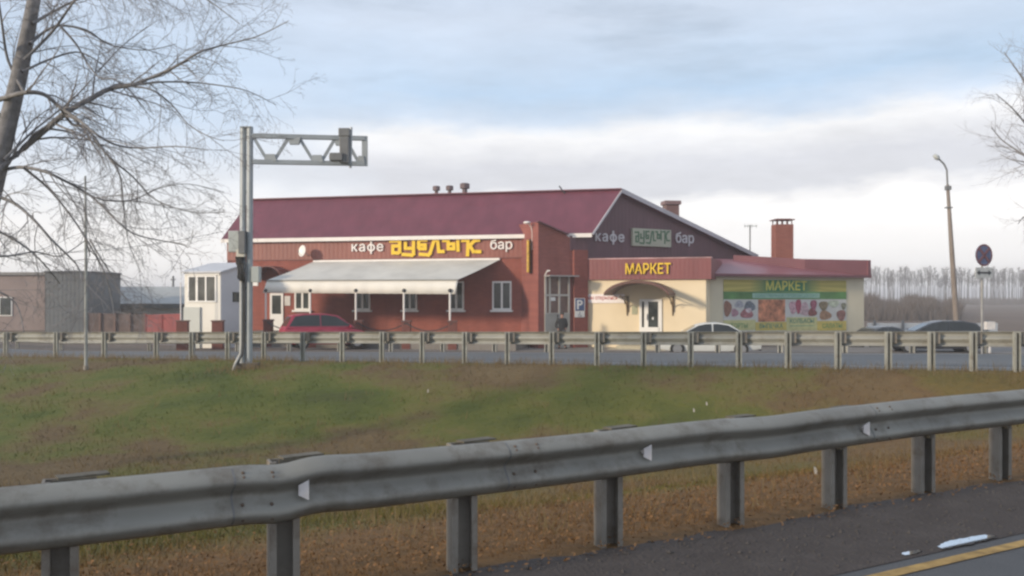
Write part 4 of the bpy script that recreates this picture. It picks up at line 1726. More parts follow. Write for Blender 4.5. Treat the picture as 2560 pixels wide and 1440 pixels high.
# ------------------------------------------------------------------ camera gantry
DG = 24.6
gx = S(0, 0, DG)
base_z = zg(S(618, 0, DG).x, DG)
gt = thing('camera_gantry', 'grey steel mast with a truss arm carrying traffic cameras over the road', 'mast', (S(618, 0, DG).x, DG, base_z))
mb = MB()
for x_, r_ in ((608, .085), (625, .088)):
    a = S(x_ - 2, 905, DG)
    b = S(x_, 317, DG)
    mb.tube([(a.x, DG, base_z - .2), tuple(b)], r_, 12)
mast = mb.build('mast', STEEL, gt, smooth=False)
mb = MB()
for y_ in (335, 412, 480, 560, 720, 800):
    mb.box(S(616.5, y_, DG), (.20, .05, .26 if y_ < 450 else .08))
mb.box(S(616.5, 318.5, DG), (.30, .22, .03))
mb.build('spacer', STEEL, mast)
mb = MB()
mb.box((S(617, 0, DG).x, DG, base_z + .05), (.6, .5, .12))
mb.build('footing', mat('stained_concrete', (.12, .105, .09), .9, .2, 5), gt)
# arm: two chords and zigzag web, receding slightly
DE = 25.15
mb = MB()
W_ = .115
for (ya, yb) in ((338, 347), (407, 410)):
    pass
tA, tB = S(630, 339.5, DG), S(912, 346, DE)
bA, bB = S(630, 404.5, DG), S(912, 409.5, DE)
mb.bar(tA, tB, .14, .115)
mb.bar(bA, bB, .14, .115)
mb.bar(tB + (tB - bB).normalized() * .06, bB - (tB - bB).normalized() * .06, .15, .09)
mb.build('arm_chords', STEEL, gt)
mb = MB()


def on(a, b, x):
    t = (x - 630) / (912 - 630.)
    return a + (b - a) * t


for o in (Vector((0, 0, 0)),):
    for x0, top0, x1 in ((632, True, 670), (682, False, 722), (745, True, 785), (800, False, 838), (862, True, 898)):
        a = on(tA, tB, x0) if top0 else on(bA, bB, x0)
        b = on(bA, bB, x1) if top0 else on(tA, tB, x1)
        mb.bar(a + o, b + o, .07, .085)
mb.build('arm_web', STEEL, gt)
for x, top in ((676, False), (735, True), (792, False), (850, True), (903, False)):
    sg = -1 if top else 1
    c = on(tA, tB, x) if top else on(bA, bB, x)
    mb = MB()
    w1, w2 = (.17, .12) if x < 900 else (.10, .07)
    mb.prism([c + Vector((a, -.062, b * sg)) for a, b in ((-w1, .02), (w1, .02), (w2, .21), (-w2, .21))], (0, .124, 0))
    mb.build('gusset', STEEL, gt)
# camera unit hanging on the arm: tall housing, horn and bracket
DC = 24.75
mb = MB()
mb.box(S(862, 365, DC - .28), (.25, .22, .92))
mb.box(S(862, 332, DC - .28), (.30, .26, .22))
cu_ = mb.build('camera_housing', MIDGREY, gt, bevel=.02)
mb = MB()
mb.box(S(842, 393, DC - .32), (.34, .30, .20))
mb.tube([S(832, 393, DC - .3), S(824, 393, DC - .3)], [.085, .10], 10)
mb.build('camera', MIDGREY, cu_, bevel=.015)
mb = MB()
mb.tube([S(878, 318, DC - .16), S(876, 420, DC - .16)], .035, 8)
mb.box(S(868, 409, DC - .25), (.26, .08, .05))
mb.build('bracket', STEEL, cu_)
mb = MB()
mb.box(S(591, 604, DG - .05), (.36, .26, .56))
mb.build('control_cabinet', LIGHTBOX, gt, bevel=.012)
mb = MB()
mb.box(S(607, 606, DG - .12), (.16, .26, .60))
mb.build('cabinet_back', MIDGREY, gt)
mb = MB()
mb.box(S(603, 633, DG - .12), (.21, .18, .20))
mb.build('junction_box', mat('cream_box', (.62, .60, .53), .5), gt, bevel=.01)
mb = MB()
mb.box(S(641, 686, DG - .02), (.20, .26, .42))
mb.build('side_cabinet', LIGHTBOX, gt, bevel=.012)
# bundles of black cable
mb = MB()
r2 = random.Random(5)
for k in range(26):
    pts = []
    y = 642 + r2.uniform(-4, 4)
    x = 600 + r2.uniform(-12, 8)
    for j in range(8):
        pts.append(S(x, y, DG - .12 + r2.uniform(-.05, .02)))
        y += 8
        x += r2.uniform(-4, 4) + (604 - x) * .25
    mb.tube(pts, .022, 5)
for k in range(6):
    mb.tube([S(606 + k * 1.3, 690, DG - .1), S(607 + k, 780, DG - .1), S(606 + k, 850, DG - .1), S(603 + k, 888, DG - .12), S(596 - k * 2, 912, DG - .25)], .016, 5)
mb.build('cable', DARK, gt, smooth=True)
mb = MB()
mb.tube([S(603, 700, DG - .1), S(603, 860, DG - .1), S(601, 885, DG - .12), S(590, 905, DG - .25), S(583, 925, DG - .5)], .035, 7)
mb.build('conduit', mat('pale_conduit', (.42, .41, .38), .6), gt, smooth=True)

# ------------------------------------------------------------------ poles, lamp, signs
lp = thing('street_lamp', 'tall leaning concrete lamp post beyond the car park at the right', 'street lamp', (S(2393, 0, 50).x, 50, 0))
D_ = 50
pts = [(S(2394, 830, D_).x, D_, -.2), tuple(S(2391, 800, D_)), tuple(S(2379, 620, D_)), tuple(S(2369, 462, D_))]
mb = MB()
mb.tube(pts, [.16, .155, .125, .085], 10)
mb.build('pole', CONCRETE, lp, smooth=True)
mb = MB()
mb.tube([S(2370, 485, D_), S(2368, 445, D_), S(2367, 425, D_), S(2360, 410, D_), S(2347, 397, D_)], .05, 7)
mb.box(S(2370, 470, D_), (.26, .26, .22))
mb.box(S(2371.5, 519, D_), (.36, .26, .06))
mb.build('arm', MIDGREY, lp, smooth=False)
mb = MB()
a, b = S(2348, 399, D_), S(2335, 387, D_)
mb.tube([a, a * .6 + b * .4, b], [.07, .15, .09], 8)
mb.build('lamp_head', LIGHTBOX, lp, smooth=True)

DS = 27.2
rs = thing('no_stopping_sign', 'round dark blue sign with red rim above a white arrow plate on a thin post', 'road sign', (S(2456, 0, DS).x, DS, zg(S(2456, 0, DS).x, DS)))
mb = MB()
mb.tube([(S(2455, 0, DS).x, DS, zg(S(2456, 0, DS).x, DS) - .2), tuple(S(2455, 612, DS))], .032, 8)
mb.build('post', mat('sign_post', (.34, .33, .31), .6), rs)
ang = math.radians(21)
dx = Vector((math.cos(ang), math.sin(ang), 0))
dn_ = Vector((math.sin(ang), -math.cos(ang), 0))


def disc(mb, c, r, off, thick, r_in=0, n=28, m=0):
    vs = [c + dx * r * math.cos(2 * math.pi * k / n) + Vector((0, 0, r * math.sin(2 * math.pi * k / n))) + dn_ * off for k in range(n)]
    if not r_in:
        mb.prism(vs, dn_ * thick)
    else:
        vi = [c + dx * r_in * math.cos(2 * math.pi * k / n) + Vector((0, 0, r_in * math.sin(2 * math.pi * k / n))) + dn_ * off for k in range(n)]
        for k in range(n):
            k2 = (k + 1) % n
            mb.prism([vs[k], vs[k2], vi[k2], vi[k]], dn_ * thick)


c = S(2456, 638, DS)
mb = MB()
disc(mb, c, .325, .04, .02)
fc = mb.build('disc', mat('dull_blue_sign_face', (.125, .15, .25), .6, .2, 5), rs)
mb = MB()
disc(mb, c, .328, .061, .006, .275)
for s_ in (1, -1):
    a = dx * .19 + Vector((0, 0, .19 * s_))
    mb.bar(c - a + dn_ * .064, c + a + dn_ * .064, .03, .07)
mb.build('red_rim', mat('dull_red_sign_rim', (.20, .095, .105), .6, .2, 5), rs)
mb = MB()
c2 = S(2456, 682, DS)
mb.prism([c2 + dx * a + Vector((0, 0, b)) + dn_ * .04 for a, b in ((-.33, -.155), (.33, -.155), (.33, .155), (-.33, .155))], dn_ * .02)
pl = mb.build('plate', mat('off_white_plate', (.52, .52, .49), .5), rs)
mb = MB()
mb.bar(c2 - dx * .24 + dn_ * .064, c2 + dx * .24 + dn_ * .064, .01, .05)
for s_ in (1, -1):
    mb.prism([c2 + dx * s_ * .29 + dn_ * .062, c2 + dx * s_ * .17 + Vector((0, 0, .08)) + dn_ * .062, c2 + dx * s_ * .17 + Vector((0, 0, -.08)) + dn_ * .062], dn_ * .004)
mb.build('arrow', DARK, pl)

# thin pole in the grass at the left
D_ = 25.6
x = S(215, 0, D_).x
gp = thing('thin_pole', 'thin pale metal pole rising from the grass beside the dark grey shed', 'pole', (x, D_, zg(x, D_)))
mb = MB()
mb.tube([(x, D_, zg(x, D_) - .2), (x, D_, 3.6), (x - .02, D_, S(0, 440, D_).z)], [.05, .042, .028], 8)
mb.build('shaft', mat('pale_pole', (.27, .28, .27), .6, .2, 4), gp)
mb = MB()
mb.tube([(x, D_, zg(x, D_) - .05), (x, D_, zg(x, D_) + .12)], .075, 8)
mb.build('base_collar', GALV_POST, gp)

D_ = 66
an = thing('aerial_mast', 'thin mast with a crossbar behind the rear eaves of the gable', 'aerial', (S(1875, 0, D_).x, D_, 0))
mb = MB()
mb.tube([(S(1875, 0, D_).x, D_, 0), tuple(S(1875, 562, D_))], .05, 6)
mb.build('mast', MIDGREY, an)
mb = MB()
mb.bar(S(1860, 565, D_), S(1893, 565, D_), .06)
for px in (1862, 1870, 1880, 1891):
    mb.bar(S(px, 560, D_), S(px, 570, D_), .03)
mb.build('crossbar', LIGHTBOX, an)
D_ = 80
mb = MB()
mb.tube([(S(433, 0, D_).x, D_, 0), tuple(S(433, 690, D_))], .09, 6)
mb.bar(S(427, 699, D_), S(439, 699, D_), .1)
tag(mb.build('utility_pole', MIDGREY), 'thin dark utility pole before the round shrub left of the booth', 'pole')

# overhead wire from the gable end of the cafe
mb = MB()
pts = []
a, b = S(560, 578, 51.5), S(-80, 640, 42)
for i in range(21):
    t = i / 20
    p = a * (1 - t) + b * t
    pts.append(p + Vector((0, 0, -.9 * 4 * t * (1 - t) * .4)))
mb.tube(pts, .013, 4)
tag(mb.build('overhead_wire', DARK), 'thin overhead wire running left from the roof end of the cafe', 'wire')

# white low wall and box behind the parked cars
D_ = 62
lw = thing('white_barrier', 'low white wall beyond the dark parked cars', 'wall', tuple(S(2330, 826, D_)))
p0, p1 = S(2170, 808, D_), S(2492, 806, D_)
mb = MB()
mb.box(((p0.x + p1.x) / 2, D_, p0.z / 2), (p1.x - p0.x, .25, p0.z))
mb.build('panel', mat('white_wall_paint', (.62, .62, .60), .7, .06, .6), lw)
for k in range(5):
    mb = MB()
    xx = p0.x + (p1.x - p0.x) * (k + .2) / 4.6
    mb.box((xx, D_ - .2, p0.z / 2 + .1), (.14, .14, p0.z + .2))
    mb.build('post', MIDGREY, lw)
D_ = 40
mb = MB()
mb.box(S(2474, 814, D_), (.36, .25, .34))
mb.box((S(2474, 0, D_).x, D_, .5), (.07, .07, 1.0))
tag(mb.build('meter_box', mat('white_meter_box', (.60, .58, .56), .6)), 'small white box on a stub post behind the rail, below the round sign', 'box')


# ------------------------------------------------------------------ cars
def make_car(label, loc, head, L, W, prof, cab, belt, paint, glass_in=.0, lamp_col=(.45, .03, .03)):
    """prof: (x, z) of the lower body's upper line, front last; cab: (x,z) of the cabin side outline from rear base over the roof to front base"""
    c = thing('parked_car', label, 'car', loc, head, 'cars in the car park')
    M = mat('car_paint', paint, .28, .05, 2, spec=.6)
    mb = MB()
    # lower body loft
    ns = len(prof)
    vs = []
    for x, z in prof:
        e = abs(x) / (L / 2)
        w = W / 2 * (1 - .16 * max(0, (e - .55) / .45) ** 2)
        zb_ = .22 + .10 * max(0, (e - .8) / .2)
        zm = min(z - .05, .62)
        ring = [(-w * .93, zb_), (-w, zm), (-w * .97, z - .05), (-w * .86, z), (w * .86, z), (w * .97, z - .05), (w, zm), (w * .93, zb_)]
        vs += [(x, y, zz) for y, zz in ring]
    fs = [(i * 8 + j, i * 8 + (j + 1) % 8, (i + 1) * 8 + (j + 1) % 8, (i + 1) * 8 + j) for i in range(ns - 1) for j in range(8)]
    fs += [tuple(range(7, -1, -1)), tuple((ns - 1) * 8 + k for k in range(8))]
    mb.add(vs, fs)
    # cabin
    zmax = max(z for x, z in cab)

    def half(z):
        return W / 2 * (.90 - .20 * max(0, (z - belt)) / (zmax - belt))
    nc = len(cab)
    vs = [(x, -half(z), z) for x, z in cab] + [(x, half(z), z) for x, z in cab]
    fs = [(i, i + 1, nc + i + 1, nc + i) for i in range(nc - 1)]
    fs += [tuple(range(nc - 1, -1, -1)), tuple(nc + i for i in range(nc)), (nc - 1, 0, nc, 2 * nc - 1)]
    mb.add(vs, fs)
    mb.build('body', M, c, bevel=.035, world=False, smooth=True)

    def inset(poly, k):
        cx = sum(p[0] for p in poly) / len(poly)
        cz = sum(p[1] for p in poly) / len(poly)
        return [(cx + (x - cx) * k[0], cz + (z - cz) * k[1]) for x, z in poly]
    ins = inset(cab, (.90, .78))
    xs_ = [p[0] for p in ins]
    xmid = (min(xs_) + max(xs_)) / 2
    for sgn in (-1, 1):
        for lo, hi in ((min(xs_) - 1, xmid - .03), (xmid + .03, max(xs_) + 1)):
            # clip the outline to the half between lo and hi
            poly = []
            m_ = len(ins)
            for i in range(m_):
                a, b = ins[i], ins[(i + 1) % m_]
                if lo <= a[0] <= hi:
                    poly.append(a)
                for lim in (lo, hi):
                    if (a[0] - lim) * (b[0] - lim) < 0:
                        t = (lim - a[0]) / (b[0] - a[0])
                        poly.append((lim, a[1] + (b[1] - a[1]) * t))
            if len(poly) < 3:
                continue
            cx = sum(p[0] for p in poly) / len(poly)
            cz = sum(p[1] for p in poly) / len(poly)
            poly.sort(key=lambda p: math.atan2(p[1] - cz, p[0] - cx))
            mb = MB()
            mb.prism([(x, sgn * (half(z) + .004), z) for x, z in poly], (0, sgn * .010, 0))
            mb.build('side_window', GLASS_CAR, c, world=False)
    # screens
    for (a, b, nm) in ((cab[0], cab[1], 'rear_window'), (cab[-1], cab[-2], 'windscreen')):
        mb = MB()
        a2 = (a[0] + (b[0] - a[0]) * .12, a[1] + (b[1] - a[1]) * .12)
        b2 = (a[0] + (b[0] - a[0]) * .90, a[1] + (b[1] - a[1]) * .90)
        nx, nz = (b[1] - a[1]), -(b[0] - a[0])
        if (nx > 0) != (a[0] > b[0]):
            nx, nz = -nx, -nz
        ln = math.hypot(nx, nz)
        nx, nz = nx / ln * .006, nz / ln * .006
        p = [(a2[0] + nx, -half(a2[1]) * .86, a2[1] + nz), (a2[0] + nx, half(a2[1]) * .86, a2[1] + nz), (b2[0] + nx, half(b2[1]) * .86, b2[1] + nz), (b2[0] + nx, -half(b2[1]) * .86, b2[1] + nz)]
        mb.prism(p, (nx * 1.5, 0, nz * 1.5))
        mb.build(nm, GLASS_CAR, c, world=False)
    for sx in (-1, 1):
        for sy in (-1, 1):
            wx, wy = sx * L * .305, sy * (W / 2 - .10)
            mb = MB()
            mb.tube([(wx, wy - .10, .31), (wx, wy + .105, .31)], .31, 20)
            t = mb.build('wheel', BLACK, c, world=False)
            mb = MB()
            mb.tube([(wx, wy + sy * .106, .31), (wx, wy + sy * .116, .31)], .20, 12)
            mb.build('rim', RIM, t)
    zl = .78
    for sy in (-1, 1):
        mb = MB()
        mb.box((-L / 2 + .06, sy * W * .36, prof[1][1] - .22), (.10, .20, .26))
        mb.build('tail_light', mat('red_tail_lamp', lamp_col, .2, .1, 4), c, world=False, bevel=.02)
        mb = MB()
        mb.box((L / 2 - .12, sy * W * .35, prof[-2][1] - .10), (.16, .30, .13))
        mb.build('headlight', mat('clear_head_lamp', (.55, .56, .56), .12, .1, 4), c, world=False, bevel=.02)
        mb = MB()
        mb.box((cab[-1][0] - .25, sy * (W / 2 + .06), belt + .06), (.10, .18, .13))
        mb.build('mirror', M, c, world=False, bevel=.02)
        for hx in (-.12, .13):
            mb = MB()
            mb.box((hx * L, sy * (W / 2 * .985), belt - .10), (.14, .03, .025))
            mb.build('door_handle', M, c, world=False)
    for sx in (-1, 1):
        mb = MB()
        mb.box((sx * (L / 2 + .004), 0, .50), (.02, .52, .11))
        mb.build('number_plate', WHITE, c, world=False)
        mb = MB()
        mb.box((sx * (L / 2 - .05), 0, .33), (.12, W * .74, .16))
        mb.build('bumper', DARK, c, world=False, bevel=.03)
    return c


def prof_mpv(L):
    h = L / 2
    return [(-h, .55), (-h + .02, .98), (-h + .30, 1.03), (0, 1.00), (h * .42, .98), (h * .72, .86), (h * .93, .70), (h, .50)]


def prof_sedan(L):
    h = L / 2
    return [(-h, .55), (-h + .04, .92), (-h * .62, .97), (0, .93), (h * .40, .90), (h * .74, .80), (h * .94, .66), (h, .48)]


D_ = 44.0
L = 4.25
car1 = make_car('red hatchback with dark windows parked by the awning posts', (S(806, 0, D_).x + .15, D_ + .2, .10), math.radians(24), L, 1.72, prof_mpv(L),
                [(-2.05, 1.00), (-1.72, 1.58), (-1.2, 1.66), (-.1, 1.66), (.42, 1.56), (1.22, .98)], 1.0, (.34, .018, .05))
D_ = 40.5
L = 4.45
make_car('white sedan parked in front of the cream market wall', (S(1768, 0, D_).x, D_, -.0), math.radians(180 - 6), L, 1.74, prof_sedan(L),
         [(-1.55, .95), (-.90, 1.36), (-.4, 1.44), (.15, 1.42), (.50, 1.34), (1.25, .90)], .93, (.62, .64, .62))
D_ = 49.0
L = 4.3
make_car('dark grey low car parked before the right end of the market wing', (S(2175, 0, D_).x, D_ - 1.0, -.42), math.radians(196), L, 1.7, prof_sedan(L),
         [(-1.55, .95), (-.90, 1.36), (-.4, 1.45), (.15, 1.42), (.50, 1.34), (1.25, .90)], .93, (.075, .08, .085))
D_ = 43.0
make_car('black estate car parked next to the lamp post', (S(2335, 0, D_).x, D_, -.05), math.radians(172), 4.4, 1.78, prof_mpv(4.4),
         [(-2.05, 1.00), (-1.65, 1.40), (-1.1, 1.50), (-.2, 1.50), (.30, 1.40), (1.15, .98)], .98, (.030, .033, .040))


# ------------------------------------------------------------------ the person
def person():
    px, D = 1405, 46.0 - .6
    k = D / F
    x0 = (px - 1280) * k
    root = thing('person', 'person in a dark jacket standing before the glazed entrance, hands in pockets', 'person', (x0, D, 0), 0)
    J = {}
    # local: x right, y away, z up; the figure faces the lens and a little right
    pts = {'pelvis': (0, 0, .95), 'waist': (0, 0, 1.08), 'chest': (0, .01, 1.30), 'neck0': (0, .01, 1.48), 'neck': (.01, -.01, 1.55), 'head0': (.01, -.02, 1.62), 'head1': (.01, -.02, 1.72),
           'shL': (-.19, .01, 1.42), 'elL': (-.31, .06, 1.14), 'wrL': (-.19, -.08, .97), 'haL': (-.14, -.11, .90), 'shR': (.19, .01, 1.42), 'elR': (.25, .07, 1.15), 'wrR': (.18, -.08, .98), 'haR': (.14, -.11, .91),
           'hiL': (-.09, 0, .90), 'knL': (-.12, -.02, .50), 'anL': (-.13, .02, .09), 'toL': (-.15, -.14, .035), 'hiR': (.09, 0, .90), 'knR': (.13, -.03, .50), 'anR': (.16, .01, .09), 'toR': (.21, -.14, .035)}
    rad = {'pelvis': (.15, .12), 'waist': (.15, .115), 'chest': (.175, .125), 'neck0': (.085, .08), 'neck': (.06, .06), 'head0': (.078, .085), 'head1': (.082, .095), 'shL': (.075, .075), 'elL': (.056, .056), 'wrL': (.042, .042), 'haL': (.045, .035),
           'shR': (.075, .075), 'elR': (.056, .056), 'wrR': (.042, .042), 'haR': (.045, .035), 'hiL': (.098, .098), 'knL': (.068, .068), 'anL': (.048, .05), 'toL': (.045, .035), 'hiR': (.098, .098), 'knR': (.068, .068), 'anR': (.048, .05), 'toR': (.045, .035)}
    ed = [('pelvis', 'waist'), ('waist', 'chest'), ('chest', 'neck0'), ('neck0', 'neck'), ('neck', 'head0'), ('head0', 'head1'), ('chest', 'shL'), ('shL', 'elL'), ('elL', 'wrL'), ('wrL', 'haL'), ('chest', 'shR'), ('shR', 'elR'), ('elR', 'wrR'), ('wrR', 'haR'),
          ('pelvis', 'hiL'), ('hiL', 'knL'), ('knL', 'anL'), ('anL', 'toL'), ('pelvis', 'hiR'), ('hiR', 'knR'), ('knR', 'anR'), ('anR', 'toR')]

    def skin(names, edges, name, m, grow=1.0, sub=2):
        me = bpy.data.meshes.new(name)
        me.from_pydata([pts[n] for n in names], [(names.index(a), names.index(b)) for a, b in edges], [])
        o = bpy.data.objects.new(name, me)
        col.objects.link(o)
        sk = o.modifiers.new('skin', 'SKIN')
        for i, n in enumerate(names):
            v = me.skin_vertices[0].data[i]
            v.radius = (rad[n][0] * grow, rad[n][1] * grow)
            v.use_root = i == 0
        sk.use_smooth_shade = True
        s = o.modifiers.new('sub', 'SUBSURF')
        s.levels = s.render_levels = sub
        dg = bpy.context.evaluated_depsgraph_get()
        me2 = bpy.data.meshes.new_from_object(o.evaluated_get(dg))
        bpy.data.objects.remove(o)
        me2.name = name
        me2.materials.clear()
        me2.materials.append(m)
        me2.polygons.foreach_set('use_smooth', [True] * len(me2.polygons))
        o = bpy.data.objects.new(name, me2)
        col.objects.link(o)
        o.parent = root
        return o
    skin(list(pts), ed, 'body', mat('skin', (.42, .23, .17), .6, .08, 8))
    tn = ['waist', 'pelvis', 'chest', 'neck0', 'shL', 'elL', 'wrL', 'shR', 'elR', 'wrR']
    skin(tn, [('waist', 'pelvis'), ('waist', 'chest'), ('chest', 'neck0'), ('chest', 'shL'), ('shL', 'elL'), ('elL', 'wrL'), ('chest', 'shR'), ('shR', 'elR'), ('elR', 'wrR')], 'jacket', mat('dark_jacket', (.022, .023, .026), .8, .2, 8), 1.17)
    skin(['pelvis', 'hiL', 'knL', 'anL', 'hiR', 'knR', 'anR'], [('pelvis', 'hiL'), ('hiL', 'knL'), ('knL', 'anL'), ('pelvis', 'hiR'), ('hiR', 'knR'), ('knR', 'anR')], 'trousers', mat('dark_trousers', (.03, .03, .033), .85, .2, 8), 1.14)
    mb = MB()
    for s in ('L', 'R'):
        a, t = Vector(pts['an' + s]), Vector(pts['to' + s])
        mb.ball((a * .45 + t * .55) + Vector((0, 0, -.005)), .06, 10, 7, (1.0, 2.1, .75))
    mb.build('shoes', BLACK, root, smooth=True, world=False)
    mb = MB()
    mb.ball((.01, -.005, 1.725), .098, 14, 9, (.95, 1.12, .85))
    mb.build('hair', mat('dark_hair', (.04, .028, .022), .8), root, smooth=True, world=False)
    mb = MB()
    mb.ball((.025, -.118, 1.655), .017, 6, 5, (.8, 1.2, 1.4))
    mb.ball((-.085, -.02, 1.665), .022, 6, 5, (.5, .9, 1.4))
    mb.ball((.105, -.02, 1.665), .022, 6, 5, (.5, .9, 1.4))
    mb.build('nose_and_ears', mat('face_skin', (.42, .21, .16), .6), root, smooth=True, world=False)
    mb = MB()
    for dx_ in (-.03, .045):
        mb.ball((dx_, -.104, 1.685), .010, 6, 5)
    mb.box((.012, -.108, 1.612), (.045, .012, .008))
    mb.build('eyes_and_mouth', mat('dark_features', (.06, .03, .03), .5), root, world=False)


person()


# ------------------------------------------------------------------ trees
def branch(mb, p, d, length, r, level, rg, droop, counts, out=None):
    n = 5 if level < 3 else 3
    pts, rads = [p.copy()], [r]
    q = p.copy()
    dd = d.copy()
    seg = length / n
    for i in range(n):
        dd = dd + Vector((rg.gauss(0, .16), rg.gauss(0, .16), rg.gauss(0, .13) - droop * (.6 + i * .25) / n))
        dd.normalize()
        q = q + dd * seg
        pts.append(q.copy())
        rads.append(r * (1 - .82 * (i + 1) / n) + .0012)
    mb.tube(pts, rads, 4 if level < 2 else 3, caps=False)
    if level < len(counts):
        per, ratio = counts[level]
        k = max(1, int(length * per + rg.random()))
        for j in range(k):
            t = .18 + .80 * (j + rg.random()) / k
            f = t * n
            i = min(n - 1, int(f))
            a = pts[i] + (pts[i + 1] - pts[i]) * (f - i)
            axis = (pts[i + 1] - pts[i]).normalized()
            side = axis.cross(Vector((rg.gauss(0, 1), rg.gauss(0, 1), rg.gauss(0, 1)))).normalized()
            nd_ = (axis * rg.uniform(.55, 1.0) + side * rg.uniform(.45, .95)).normalized()
            branch(mb, a, nd_, length * ratio * rg.uniform(.55, 1.25) * (1.1 - .5 * t), max(.0013, rads[i] * .50), level + 1, rg, droop * 1.15, counts)


def limb_tree(name, label, limbs, trunk, D0, per0, len0, counts, seed, droop=.22, group='bare trees', base=None):
    rg = random.Random(seed)
    root = thing(name, label, 'tree', base, 0, group)
    mt = MB()
    tp = [S(x, y, D0 + dy) for x, y, r, dy in trunk]
    mt.tube(tp, [r * .88 * D0 / F for x, y, r, dy in trunk], 12)
    mt.build('trunk', BARK, root, smooth=True)
    ml = MB()
    mc = MB()
    for pts, r0, r1, dd in limbs:
        n = len(pts)
        # resample smoothly
        P = [S(x, y, D0 + dd * (i / max(1, n - 1)) + .25 * math.sin(i * 1.7 + r0)) for i, (x, y) in enumerate(pts)]
        Q = []
        for i in range(n - 1):
            p0, p1, p2, p3 = P[max(0, i - 1)], P[i], P[i + 1], P[min(n - 1, i + 2)]
            for s in range(4):
                t = s / 4
                Q.append(.5 * ((2 * p1) + (p2 - p0) * t + (2 * p0 - 5 * p1 + 4 * p2 - p3) * t * t + (3 * p1 - p0 - 3 * p2 + p3) * t ** 3))
        Q.append(P[-1])
        m = len(Q)
        R_ = [(r0 + (r1 - r0) * (i / (m - 1)) ** .8) * .74 * D0 / F for i in range(m)]
        ml.tube(Q, R_, 7, caps=False)
        total = sum((Q[i + 1] - Q[i]).length for i in range(m - 1))
        k = int(total * per0)
        for j in range(k):
            t = .08 + .92 * (j + rg.random()) / k
            f = min(m - 1.001, t * (m - 1))
            i = int(f)
            a = Q[i] + (Q[i + 1] - Q[i]) * (f - i)
            axis = (Q[i + 1] - Q[i]).normalized()
            side = axis.cross(Vector((rg.gauss(0, 1), rg.gauss(0, 1), rg.gauss(0, 1)))).normalized()
            d = (axis * rg.uniform(.6, 1.1) + side * rg.uniform(.4, .95)).normalized()
            branch(mc, a, d, len0 * rg.uniform(.5, 1.35) * (1.15 - .45 * t), max(.0035, R_[i] * .40), 1, rg, droop, counts)
    ml.build('limbs', BARK, root, smooth=True)
    mc.build('crown', TWIG, root)
    return root


D0 = 15.0
tx = S(-150, 0, D0).x
limbs = [
    ([(-20, 440), (60, 370), (120, 318), (170, 278), (230, 245), (275, 222), (332, 212)], 12, 8, .6),
    ([(330, 213), (400, 185), (450, 160), (500, 130), (560, 112), (640, 92), (722, 52)], 6.5, 1.2, -1.0),
    ([(330, 213), (400, 205), (480, 206), (560, 215), (620, 228), (690, 262)], 4.5, 1.0, .6),
    ([(325, 215), (380, 225), (430, 262), (470, 310), (520, 340), (560, 352)], 3.6, 1.0, -.8),
    ([(-5, 250), (60, 232), (110, 236), (150, 268), (200, 302), (240, 335), (290, 362), (350, 370), (440, 366), (520, 375)], 9, 1.2, -1.2),
    ([(150, 268), (180, 310), (215, 320), (270, 390), (330, 440), (390, 500), (480, 530), (560, 530)], 6, 1.0, -.4),
    ([(75, 110), (110, 80), (150, 64), (215, 75), (260, 105), (300, 118), (370, 125), (440, 110)], 6, 1.2, .8),
    ([(150, 64), (190, 110), (220, 160), (250, 195), (290, 200), (330, 250)], 4.5, 1.2, -.9),
    ([(55, 180), (120, 150), (190, 130), (240, 150), (280, 185)], 5, 1.5, 1.3),
    ([(-10, 430), (50, 418), (110, 428), (150, 446), (210, 478), (250, 510), (300, 560), (350, 590), (450, 610), (470, 620)], 7, 1.2, -.6),
    ([(60, 420), (120, 470), (170, 530), (210, 590), (225, 640)], 5, 2.0, .3),
    ([(205, 580), (240, 640), (265, 690), (280, 750), (285, 790)], 3.6, 1.2, -.3),
    ([(225, 600), (255, 650), (280, 690), (305, 735)], 3.2, 1.2, -.5),
    ([(-40, 480), (30, 505), (80, 545), (130, 600), (190, 660), (205, 700)], 7, 2.0, -1.0),
    ([(-60, 560), (0, 580), (60, 615), (110, 660), (150, 710)], 6, 1.5, .9),
    ([(-60, 640), (20, 640), (90, 630), (150, 640), (215, 600)], 4.5, 1.5, 1.2),
    ([(80, 60), (150, 20), (240, -20), (330, -30), (420, 10)], 6, 1.5, 1.0),
    ([(60, 150), (130, 80), (180, 10), (230, -50)], 6, 2.5, -1.0),
    ([(20, 320), (-30, 250), (-80, 190), (-160, 130)], 9, 3, .8),
    ([(90, -60), (180, -90), (300, -90), (420, -60), (520, 0), (600, 60)], 7, 1.2, -.6),
    ([(10, 400), (80, 330), (130, 290), (200, 230), (300, 120), (380, 60)], 5, 1.5, 1.8),
    ([(60, 230), (20, 150), (5, 60), (-10, -40)], 6, 3, -.6),
    ([(-60, 700), (-20, 720), (40, 760), (60, 830)], 4, 1.5, -.8),
    ([(210, 480), (260, 500), (330, 500), (400, 470), (470, 460), (560, 480)], 3.2, 1.0, .8),
    ([(270, 390), (300, 440), (310, 520), (320, 600), (350, 680)], 3.2, 1.0, .3),
]
trunk = [(-190, 1060, 40, .0), (-150, 960, 33, .0), (-110, 820, 30, .05), (-60, 640, 28, .1), (-15, 460, 26, .1), (22, 300, 24, .1), (48, 190, 22, .1), (72, 70, 19, .05), (95, -60, 16, 0), (120, -200, 10, -.1)]
limb_tree('bare_tree', 'large bare tree with spreading drooping branches at the left edge', limbs, trunk, D0, 4.4, 1.15, [None, (6.4, .50), (7.6, .46), (5.0, .5)], 11, base=(tx, D0, zg(tx, D0)))

